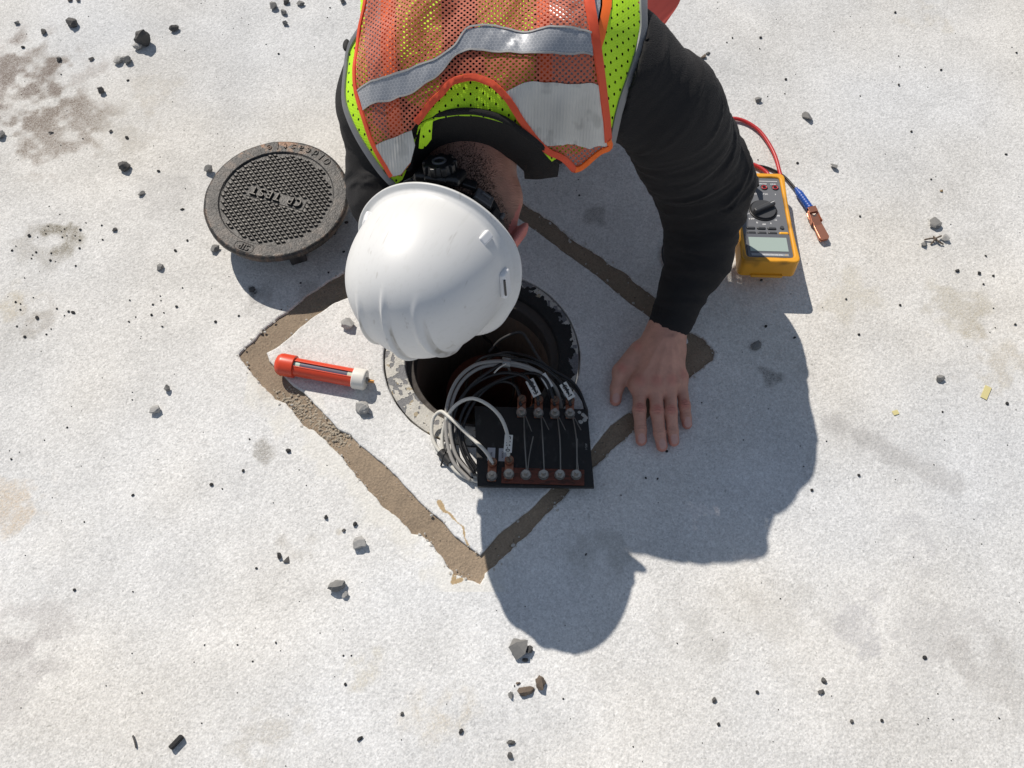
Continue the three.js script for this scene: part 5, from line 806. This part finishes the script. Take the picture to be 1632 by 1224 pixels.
  // cables: each its own spline
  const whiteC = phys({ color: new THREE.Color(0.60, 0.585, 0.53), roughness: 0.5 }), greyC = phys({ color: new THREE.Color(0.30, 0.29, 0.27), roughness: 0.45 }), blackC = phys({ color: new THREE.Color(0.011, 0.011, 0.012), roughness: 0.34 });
  const cable = (label, pts, r, m, group) => { const g = thing('cable', label, 'cable', [pts[0][0], 0, pts[0][2]], group); part('jacket', tube(pts, r, 130, 10), m, g); return g; };
  cable('white cable from the leftmost lug curling round to the black tie', [[-.0307, 0.038, 0.1554], [-.0407, 0.042, 0.1389], [-.0713, 0.04, 0.1072], [-.1028, 0.034, 0.0742], [-.1169, 0.028, 0.0628], [-.1287, 0.018, 0.0697], [-.1316, 0.01, 0.0931], [-.1248, 0.0075, 0.1141], [-.1088, 0.0075, 0.1337], [-.0869, 0.007, 0.156], [-.0645, 0.007, 0.1666], [-.0412, 0.007, 0.174]], 0.0030, whiteC);
  cable('white cable looping from the labelled lug over the hole to the tie', [[-.0059, 0.038, 0.1533], [-.0059, 0.047, 0.1313], [-.008, 0.052, 0.1099], [-.019, 0.058, 0.0843], [-.0402, 0.06, 0.0634], [-.0645, 0.058, 0.0526], [-.0872, 0.048, 0.0571], [-.104, 0.032, 0.0712], [-.1126, 0.016, 0.0933], [-.1133, 0.009, 0.1169], [-.1066, 0.0085, 0.1362], [-.0888, 0.008, 0.1595], [-.0684, 0.0075, 0.171], [-.0462, 0.007, 0.1772]], 0.0030, whiteC);
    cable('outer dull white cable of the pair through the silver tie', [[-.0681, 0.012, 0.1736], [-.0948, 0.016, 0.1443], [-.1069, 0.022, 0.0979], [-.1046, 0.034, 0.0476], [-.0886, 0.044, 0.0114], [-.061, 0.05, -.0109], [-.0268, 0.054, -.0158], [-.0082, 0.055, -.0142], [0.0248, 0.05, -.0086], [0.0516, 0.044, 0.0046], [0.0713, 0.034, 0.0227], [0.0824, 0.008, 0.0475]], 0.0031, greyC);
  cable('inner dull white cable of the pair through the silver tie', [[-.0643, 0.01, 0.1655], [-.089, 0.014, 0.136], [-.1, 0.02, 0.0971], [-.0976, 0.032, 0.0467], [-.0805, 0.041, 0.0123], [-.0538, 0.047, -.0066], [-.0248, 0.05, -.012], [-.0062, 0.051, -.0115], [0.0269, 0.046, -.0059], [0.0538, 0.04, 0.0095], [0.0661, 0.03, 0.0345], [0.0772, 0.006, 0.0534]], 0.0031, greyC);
  const bk = [
    [[-.0643, 0.008, 0.1701], [-.084, 0.01, 0.1453], [-.096, 0.014, 0.1057], [-.0945, 0.024, 0.0656], [-.0762, 0.036, 0.0316], [-.0433, 0.045, 0.0096], [-.0103, 0.05, 0.0029], [0.0195, 0.052, 0.0107], [0.0328, 0.046, 0.0237], [0.042, 0.04, 0.0435], [0.043, 0.034, 0.0531]],
    [[-.0605, 0.008, 0.1595], [-.0793, 0.01, 0.1281], [-.0871, 0.014, 0.0947], [-.0812, 0.024, 0.0634], [-.0607, 0.034, 0.0363], [-.0268, 0.04, 0.0152], [0.0166, 0.042, 0.0013], [0.0402, 0.046, 0.0032], [0.0555, 0.046, 0.0146], [0.0656, 0.04, 0.039], [0.0696, 0.034, 0.0531]],
    [[-.0686, 0.008, 0.1595], [-.0905, 0.01, 0.1281], [-.0984, 0.014, 0.0925], [-.0905, 0.026, 0.0553], [-.07, 0.04, 0.0255], [-.0371, 0.05, 0.0006], [-.001, 0.054, -.0181], [0.0351, 0.054, -.0135], [0.071, 0.048, 0.0088], [0.0911, 0.044, 0.0352], [0.0951, 0.036, 0.054]],
    [[-.0566, 0.008, 0.1531], [-.0733, 0.01, 0.1259], [-.0811, 0.012, 0.0939], [-.07, 0.024, 0.06], [-.0455, 0.032, 0.0263], [-.0166, 0.036, 0.0122], [0.0041, 0.038, 0.02], [0.0123, 0.036, 0.0372], [0.0143, 0.034, 0.0531]],
    [[-.0404, -.05, -.0878], [-.0177, -.02, -.0972], [0.0153, 0, -.0989], [0.0314, 0.006, -.0736], [0.0492, 0.01, -.039], [0.0782, 0.014, -.0098], [0.1068, 0.016, 0.019], [0.1225, 0.014, 0.0501], [0.1243, 0.008, 0.07]],
    [[-.0547, -.03, -.0333], [-.0438, 0.01, -.039], [-.0169, 0.03, -.0431], [0.0251, 0.04, -.0322], [0.0668, 0.034, -.0095], [0.1035, 0.022, 0.0103], [0.1186, 0.016, 0.0396], [0.1226, 0.008, 0.0611]],
    [[-.0838, -.08, -.0028], [-.0789, -.04, -.0211], [-.0691, -.01, -.0333], [-.0489, 0.02, -.0399], [-.0168, 0.034, -.0376], [0.0083, 0.044, -.0255], [0.0352, 0.044, -.0046], [0.0536, 0.04, 0.0187], [0.0643, 0.02, 0.0414], [0.0666, 0.006, 0.0579]],
    [[-.0548, -.12, -.1571], [-.0299, -.08, -.1096], [-.0045, -.06, -.0552], [0.0045, -.09, -.032], [-.0071, -.16, -.0253]],
    [[0.0758, -.02, -.0189], [0.0855, 0, 0.0233], [0.1033, 0.006, 0.0523], [0.1139, 0.006, 0.0759]],
  ];
  ['black cable to the lug labelled GA-3', 'black cable through the blank label to its lug', 'black cable through the corner label to its lug', 'black cable to the unlabelled upper lug'].forEach((l, i) => cable(l, bk[i], 0.0029, blackC));
  cable('thin dark cable arching inside the hole behind the coil', bk[4], 0.0024, phys({ color: new THREE.Color(0.05, 0.05, 0.05), roughness: 0.45 }));
  ['black cable crossing below the silver tie and out to the board corner', 'black cable rising by the shaft wall and arching behind the silver tie', 'black cable hanging down the middle of the shaft', 'short black cable end tucked in at the board corner'].forEach((l, i) => cable(l, bk[5 + i], 0.0027, blackC));
  // ties
  const tie = thing('cable_tie', 'shiny silver tape tie round the cable bundle over the hole', 'cable tie', [-.0086, 0, -.0416]); { const p = V([-.0083, 0.053, -.014]), g = new THREE.CylinderGeometry(0.0088, 0.0085, 0.013, 18, 3); const q = g.attributes.position; for (let i = 0; i < q.count; i++) { const k = 1 + 0.12 * n3(q.getX(i) * 300, q.getY(i) * 300, q.getZ(i) * 300); q.setXYZ(i, q.getX(i) * k, q.getY(i), q.getZ(i) * k); } g.rotateZ(PI / 2); g.rotateY(-0.15); g.translate(p.x, p.y, p.z); g.computeVertexNormals(); part('band', g, phys({ color: new THREE.Color(0.30, 0.30, 0.29), roughness: 0.22, metalness: 0.5 }), tie); const tl = tube([[-.0102, 0.062, -.0073], [-.0205, 0.06, -.0014], [-.0288, 0.052, 0.0038]], 0.0013, 14, 6); part('tail', tl, whiteC, tie); }
  const tie2 = thing('cable_tie', 'black tape tie round the white cables beside the board', 'cable tie', [-.1084, 0, 0.1309]); { const a = V([-.1161, 0.009, 0.1256]), b = V([-.0992, 0.009, 0.145]); part('band', rod(a, b, 0.0078, 0.0074, 16), phys({ color: new THREE.Color(0.03, 0.03, 0.03), roughness: 0.4 }), tie2); part('tail', tube([[-.1023, 0.012, 0.1049], [-.1067, 0.014, 0.1231], [-.1102, 0.016, 0.1346], [-.1148, 0.003, 0.1471]], 0.0016, 16, 6), blackC, tie2); }
}
// ---------------------------------------------------------------- stones, clods and crumbs
function stoneGeo(w, h, d, s, facet = 11) {
  const pts = []; for (let i = 0; i < facet; i++) { const t = i / facet * 2 * PI * 1.618 * 3 + s, v = -1 + 2 * (i + 0.5) / facet, r = sqrt(1 - v * v), k = 0.8 + 0.32 * hash2(i, floor(s * 97), 3); pts.push(new THREE.Vector3(cos(t) * r * k * w / 2, v * k * h / 2, sin(t) * r * k * d / 2)); }
  let g = new ConvexGeometry(pts); g = plain(g);
  // split the facets and roughen them a little
  const P = g.attributes.position, out = []; const mid = (a, b) => a.clone().add(b).multiplyScalar(0.5), A = [0, 1, 2].map(() => new THREE.Vector3());
  let tris = []; for (let i = 0; i < P.count; i += 3) tris.push([0, 1, 2].map((k) => new THREE.Vector3().fromBufferAttribute(P, i + k)));
  for (let it = 0; it < 2; it++) tris = tris.flatMap(([a, b, c]) => { const ab = mid(a, b), bc = mid(b, c), ca = mid(c, a); return [[a, ab, ca], [ab, b, bc], [ca, bc, c], [ab, bc, ca]]; });
  const sz = max(w, d); for (const t of tris) for (const v of t) { const q = v.clone(), n = n3(q.x * 2.5 / sz + s, q.y * 2.5 / sz, q.z * 2.5 / sz) * (facet > 10 ? 0.22 : 0.10) + n3(q.x * 8 / sz + s, q.y * 8 / sz, q.z * 8 / sz) * 0.10; q.multiplyScalar(1 + n); out.push(q.x, q.y, q.z); }
  const o = new THREE.BufferGeometry(); o.setAttribute('position', new THREE.Float32BufferAttribute(out, 3)); return toCreasedNormals(o, 0.5);
}
const stoneB = grey(256, 256, (u, v) => fbm(u, v, 24, 24, 3, 3));
const stoneMats = { grey: [0.20, 0.198, 0.19], pale: [0.36, 0.355, 0.34], dark: [0.095, 0.092, 0.088], black: [0.035, 0.035, 0.035], brown: [0.135, 0.105, 0.08], white: [0.62, 0.62, 0.60], ochre: [0.3, 0.21, 0.11] };
for (const k in stoneMats) stoneMats[k] = std({ color: new THREE.Color(...stoneMats[k]), roughness: 0.92, bumpMap: stoneB, bumpScale: 0.0006 });
function stone(p, w, d, h, kind, label, group, turn = 0, name = 'stone', category = 'stone', facet = 11) {
  const g = stoneGeo(w, h, d, rr(0, 9), facet === 11 && w > 0.02 ? 17 : facet); g.rotateZ(rr(-.2, .2)); g.rotateY(turn); g.computeBoundingBox(); g.translate(p[0], p[1] - g.boundingBox.min.y - 0.0006, p[2]);
  g.setAttribute('uv', new THREE.BufferAttribute(new Float32Array(g.attributes.position.count * 2).map((_, i) => g.attributes.position.array[floor(i / 2) * 3 + (i % 2 ? 2 : 0)] * 8), 2));
  return single(name, g, stoneMats[kind], label, category, group);
}
const byStain = 'small stones around the dark stain', byCover = 'crumbled stones left of the iron cover', topStones = 'stones clustered at the shoulder side of the pavement';
stone([-.7613, 0, -.7796], .036, .028, .040, 'dark', 'tall dark angular stone throwing the longest stone shadow on the concrete', null, .5);
stone([-.7718, 0, -.7655], .022, .016, .014, 'pale', 'pale chip leaning against the tall dark stone', null, .2);
stone([-.8063, 0, -.7291], .022, .018, .013, 'pale', 'pale half of the broken pair of stones', null, .9); stone([-.787, 0, -.7291], .020, .020, .016, 'grey', 'grey half of the broken pair of stones', null, .1);
stone([-.9228, 0, -.8332], .030, .026, .018, 'dark', 'broad dark stone beside a black crumb, beyond the brown stain', null, 2.2);
stone([-.7065, 0, -.8188], .022, .014, .014, 'dark', 'dark stone with a notch, between the tall stone and the stone cluster', null, .6);
for (const [p, w, d, h, k] of [[[-.9785, 0, -.8116], .017, .014, .011, 'dark'], [[-1.0411, 0, -.8368], .013, .011, .008, 'grey'], [[-.9298, 0, -.7342], .012, .012, .009, 'dark'], [[-.8644, 0, -.736], .016, .011, .006, 'dark'], [[-.787, 0, -.5463], .009, .009, .005, 'dark'], [[-.9033, 0, -.5432], .013, .005, .004, 'dark'], [[-.9449, 0, -.9049], .013, .010, .008, 'dark'], [[-.9275, 0, -.9049], .014, .010, .010, 'grey']]) stone(p, w, d, h, k, 'small grey stone lying around the brown stain', byStain, rr(0, 3));
stone([-.8247, 0, -.648], .016, .017, .015, 'dark', 'rounded dark pebble right beside the brown stain', null, 1); stone([-.7417, 0, -.457], .025, .025, .018, 'dark', 'round dark stone between the brown stain and the iron cover', null, .3);
stone([-.6991, 0, -.3948], .016, .010, .008, 'grey', 'flat grey stone near the round dark one', null, .8); stone([-.9982, 0, -.5337], .020, .022, .014, 'grey', 'grey stone at the edge of the brown stain', null, .2);
stone([-.6165, 0, -.3602], .010, .005, .004, 'black', 'thin black sliver between the flat stone and the cover', null, .2);
stone([-.5793, 0, -.4495], .018, .020, .015, 'grey', 'grey stone almost touching the far rim of the iron cover', null, 1.2); stone([-.5424, 0, -.2707], .020, .018, .012, 'grey', 'broken grey stone at the edge of the cover shadow', null, .4); stone([-.6351, 0, -.2303], .015, .013, .010, 'grey', 'lone grey stone level with the cover shadow', null, .4); stone([-.733, 0, -.3135], .010, .008, .007, 'dark', 'dark pebble between the crumbs and the cover', null, .4);
stone([-.4638, 0, -.1854], .014, .013, .004, 'dark', 'dark flat stone inside the cover shadow', null, .4);
for (const [p, w, d, h, k] of [[[-.5063, 0, -.8844], .020, .022, .016, 'grey'], [[-.4829, 0, -.866], .015, .017, .014, 'grey'], [[-.481, 0, -.8974], .018, .012, .012, 'dark'], [[-.451, 0, -.8918], .015, .020, .010, 'grey'], [[-.4768, 0, -.835], .012, .014, .010, 'grey'], [[-.3623, 0, -.903], .021, .011, .012, 'grey']]) stone(p, w, d, h, k, 'stone of the scattered grey cluster above the iron cover', topStones, rr(0, 3));
stone([-.2865, 0, -.1127], .024, .026, .017, 'pale', 'pale grey stone between the hard hat and the red tube', null, .5); stone([-.2485, 0, 0.0474], .026, .026, .018, 'pale', 'pale split stone below the white end of the red tube', null, .3); stone([-.2436, 0, 0.0577], .022, .010, .007, 'pale', 'thin pale flake at the foot of the split stone', null, -.1);
stone([-.5941, 0, 0.0497], .021, .017, .012, 'pale', 'flat pale stone on open concrete left of the trench', null, .1); stone([-.5808, 0, 0.0105], .011, .015, .013, 'grey', 'small upright grey stone near the flat pale one', null, .7);
stone([-.2367, 0, 0.2752], .024, .024, .015, 'pale', 'round pale stone beside the trench and the ochre spot', null, .5); stone([-.2662, 0, 0.3423], .029, .021, .018, 'grey', 'lumpy grey stone with a chip against it', null, .2); stone([-.2527, 0, 0.3546], .013, .012, .009, 'pale', 'pale chip against the lumpy grey stone', null, .2);
stone([0.0093, 0, 0.4328], .034, .038, .020, 'grey', 'large wedge shaped grey stone near the shadow of the hard hat', null, .9, 'stone', 'stone', 8); stone([0.0251, 0, 0.4346], .015, .014, .013, 'dark', 'dark lump against the large wedge stone', null, .4); stone([0.0194, 0, 0.4489], .012, .007, .005, 'dark', 'dark crumb at the point of the wedge stone', null, .2);
stone([0.0411, 0, 0.4822], .016, .024, .012, 'brown', 'upright brown clod of earth', null, .2, 'earth_clod', 'clod', 16); stone([0.02, 0, 0.4926], .026, .014, .009, 'brown', 'elongated brown clod of earth', null, .2, 'earth_clod', 'clod', 16); stone([-.0018, 0, 0.4978], .008, .012, .006, 'grey', 'oval grey pebble beside the brown clods', null, .3); stone([0.0091, 0, 0.4814], .008, .005, .004, 'brown', 'tiny brown crumb above the brown clods', null, .3, 'earth_clod', 'clod');
{ const g = box(.022, .0095, .007, .002); g.rotateY(0.86); const p = [-.4744, 0, 0.5608]; g.translate(p[0], 0.005, p[2]); single('rubber_scrap', g, stoneMats.black, 'black oblong scrap alone on pale concrete', 'scrap'); }
stone([-.3598, 0, 0.294], .009, .013, .008, 'black', 'black crumb above a dark smudge', null, .5); stone([-.3482, 0, 0.3018], .013, .012, .004, 'dark', 'dark smudged clod below the black crumb', null, .2, 'earth_clod', 'clod', 15); stone([-.3652, 0, 0.1211], .009, .009, .006, 'black', 'black pebble by the sand trench and grey scuff', null, .5);
stone([0.394, 0, -.7411], .018, .010, .006, 'brown', 'crumbly dark clod close to the black sleeve', null, .6, 'earth_clod', 'clod', 15); stone([0.404, 0, -.7516], .010, .008, .005, 'dark', 'dark flake on the crumbly clod', null, .3);
stone([0.4911, 0, -.625], .015, .017, .012, 'grey', 'small blocky grey stone above the red lead', null, .3); stone([0.5827, 0, -.5812], .026, .024, .015, 'grey', 'broad flat-topped grey stone beyond the multimeter', null, .1, 'stone', 'stone', 9); stone([0.6179, 0, -.4585], .016, .020, .012, 'grey', 'pointed triangular grey stone beyond the copper clip', null, .5, 'stone', 'stone', 6);
stone([0.7843, 0, -.3261], .027, .027, .012, 'grey', 'flat slate grey stone beside twiggy debris', null, .8); stone([0.7961, 0, -.2941], .016, .017, .010, 'pale', 'pale flake on the twiggy debris', null, .6); stone([0.7541, 0, -.2803], .012, .012, .008, 'grey', 'grey chip at the end of the twiggy debris', null, .2);
{ const gs = [[[1474,382,.003], [1486,380,.006], [1497,385,.004]], [[1486,389,.002], [1492,380,.007], [1500,376,.005]]]; const A = [[[0.7572, 0.003, -.2906], [0.7698, 0.006, -.2913], [0.7822, 0.004, -.2858]], [[0.7673, 0.002, -.2817], [0.7761, 0.007, -.2906], [0.7877, 0.005, -.2975]], [[0.7753, 0.002, -.2982], [0.779, 0.006, -.2858], [0.7885, 0.003, -.281]]]; single('twig', merge(A.map((p) => tube(p, 0.0016, 10, 5))), stoneMats.brown, 'dry twiggy debris between grey stones', 'twig'); }
single('twig', tube([[-.5383, 0.002, 0.5526], [-.5339, 0.003, 0.5601], [-.5312, 0.002, 0.5674]], 0.0014, 10, 5), stoneMats.dark, 'thin dark twig near the black oblong scrap', 'twig');
stone([0.4222, 0, -.0718], .021, .018, .011, 'grey', 'grey stone in the shade between the hand and the sunlit edge', null, .7); stone([0.726, 0, -.0094], .019, .014, .011, 'grey', 'blocky grey stone beside the yellow scrap', null, .4); stone([0.2957, 0, -.078], .022, .018, .008, 'white', 'white chip of stone beside the wrist on the sand', null, .9); 
for (const [p, w] of [[[0.8029, 0, -.2249], .008], [[0.8414, 0, -.2196], .008], [[0.8441, 0, -.1972], .005], [[0.8661, 0, -.2143], .006]]) stone(p, w, w, w * .7, 'black', 'black crumb of the loose four on open concrete beyond the copper clip', 'four black crumbs', rr(0, 3));
for (const [p, w] of [[[0.4542, 0, 0.4779], .009], [[0.4482, 0, 0.4935], .009]]) stone(p, w, w * 1.1, w * .6, 'dark', 'dark crumb of the close pair below the worker shadow', 'pair of dark crumbs', rr(0, 3));
stone([0.2922, 0, 0.5046], .010, .008, .006, 'dark', 'dark crumb below the two-lobed shadow, with a lit face', null, .5); stone([0.4861, 0, 0.5334], .007, .007, .005, 'dark', 'dark speck beyond the pair of dark crumbs', null, .5);
stone([-.0018, 0, 0.5608], .013, .008, .006, 'dark', 'smooth dark pebble below the brown clods', null, .2); stone([-.0027, 0, 0.578], .009, .010, .006, 'dark', 'second smooth dark pebble below the brown clods', null, .9); stone([-.1578, 0, 0.5233], .007, .006, .005, 'dark', 'dark grain beside a faint yellow spot', null, .4); stone([-.0725, 0, 0.5467], .008, .008, .006, 'black', 'black grain between the yellow spot and the smooth pebbles', null, .4); stone([-.2158, 0, 0.5559], .010, .006, .005, 'black', 'black sliver near the bare lower pavement', null, .7);
stone([0.812, 0, -.4021], .006, .006, .004, 'ochre', 'tiny ochre pebble beyond the slate grey stone', null, .4); stone([-.2469, 0, 0.2441], .009, .009, .006, 'black', 'black pebble by the ochre spot at the trench', null, .4); stone([-.2639, 0, 0.2542], .007, .007, .005, 'dark', 'dark pebble on the ochre spot', null, .4); stone([-.2934, 0, 0.233], .007, .008, .006, 'black', 'black pebble between the grey scuff and the ochre spot', null, .4);
// scraps of yellow tape
for (const [p, w, d, t, lb] of [[[0.7988, 0, 0.0163], .011, .026, -0.55, 'long torn scrap of pale yellow tape on the concrete'], [[0.6395, 0, 0.0531], .010, .008, 0.3, 'tiny square scrap of pale yellow tape']]) { const g = box(w, .0009, d, .0003, 1); g.rotateY(t); g.translate(p[0], 0.0012, p[2]); single('tape_scrap', g, std({ color: new THREE.Color(0.62, 0.55, 0.26), roughness: 0.6 }), lb, 'tape'); }
// crumbs and grit nobody could count
function grit(name, label, n, place, mats) {
  const base = [0, 1, 2].map((i) => new THREE.DodecahedronGeometry(1, 0).scale(1, 0.7, 0.8 + 0.2 * i)), gs = [];
  for (let i = 0; i < n; i++) { const q = place(i); if (!q) continue; const g = plain(base[i % 3].clone()); g.scale(q[3], q[3] * 0.9, q[3] * rr(0.7, 1.3)); g.rotateY(rr(0, 6)); g.rotateX(rr(-.4, .4)); g.translate(q[0], q[1] + q[3] * 0.45, q[2]); gs.push(g); }
  const m = shadows(new THREE.Mesh(mergeGeometries(gs), mats)); m.name = name; m.userData = { label, category: 'grit', kind: 'stuff' }; scene.add(m);
}
const onPave = (x, z) => abs(x - RX) + abs(z - RZ) > 0.44;
grit('dark_grit', 'scattered dark grit on the concrete', 620, (i) => {
  let x, z; if (i < 44) { const c = [[-.8312, 0, -.3066], [-.8396, 0, -.1303], [-.6412, 0, -.1621], [-.8662, 0, -.268]][i % 4], r = rr(0, .06); const a = rr(0, 7); x = c[0] + r * cos(a); z = c[2] + r * sin(a); } else { x = rr(-1.2, 1.2); z = rr(-1.0, .65); }
  return onPave(x, z) ? [x, 0, z, 0.0009 + 0.0026 * rnd() ** 5 + (i < 44 ? 0.0005 : 0)] : null;
}, stoneMats.black);
grit('trench_gravel', 'loose gravel in the sand trench below the red tube', 700, () => { const t = rr(0, 1), a = [-.3902, 0, 0.0187], b = [-.2793, 0, 0.1057], x = lerp(a[0], b[0], t) + rr(-.016, .02), z = lerp(a[2], b[2], t) + rr(-.016, .012); return [x, -0.0048, z, 0.0006 + 0.0022 * rnd() ** 2]; }, std({ color: new THREE.Color(0.36, 0.31, 0.24), roughness: 0.95 }));

grit('pale_crumbs', 'pale concrete crumbs along the edges of the sand trench', 520, (i) => { const L = i % 3 ? outerEdge : innerEdge, k = floor(rnd() * (L.length - 1)), p = L[k]; return [p[0] + rr(-.012, .012) * rnd(), -0.0012, p[1] + rr(-.012, .012) * rnd(), 0.0006 + 0.0022 * rnd() ** 4]; }, std({ color: new THREE.Color(0.46, 0.44, 0.40), roughness: 0.95 }));

renderer.render(scene, camera);
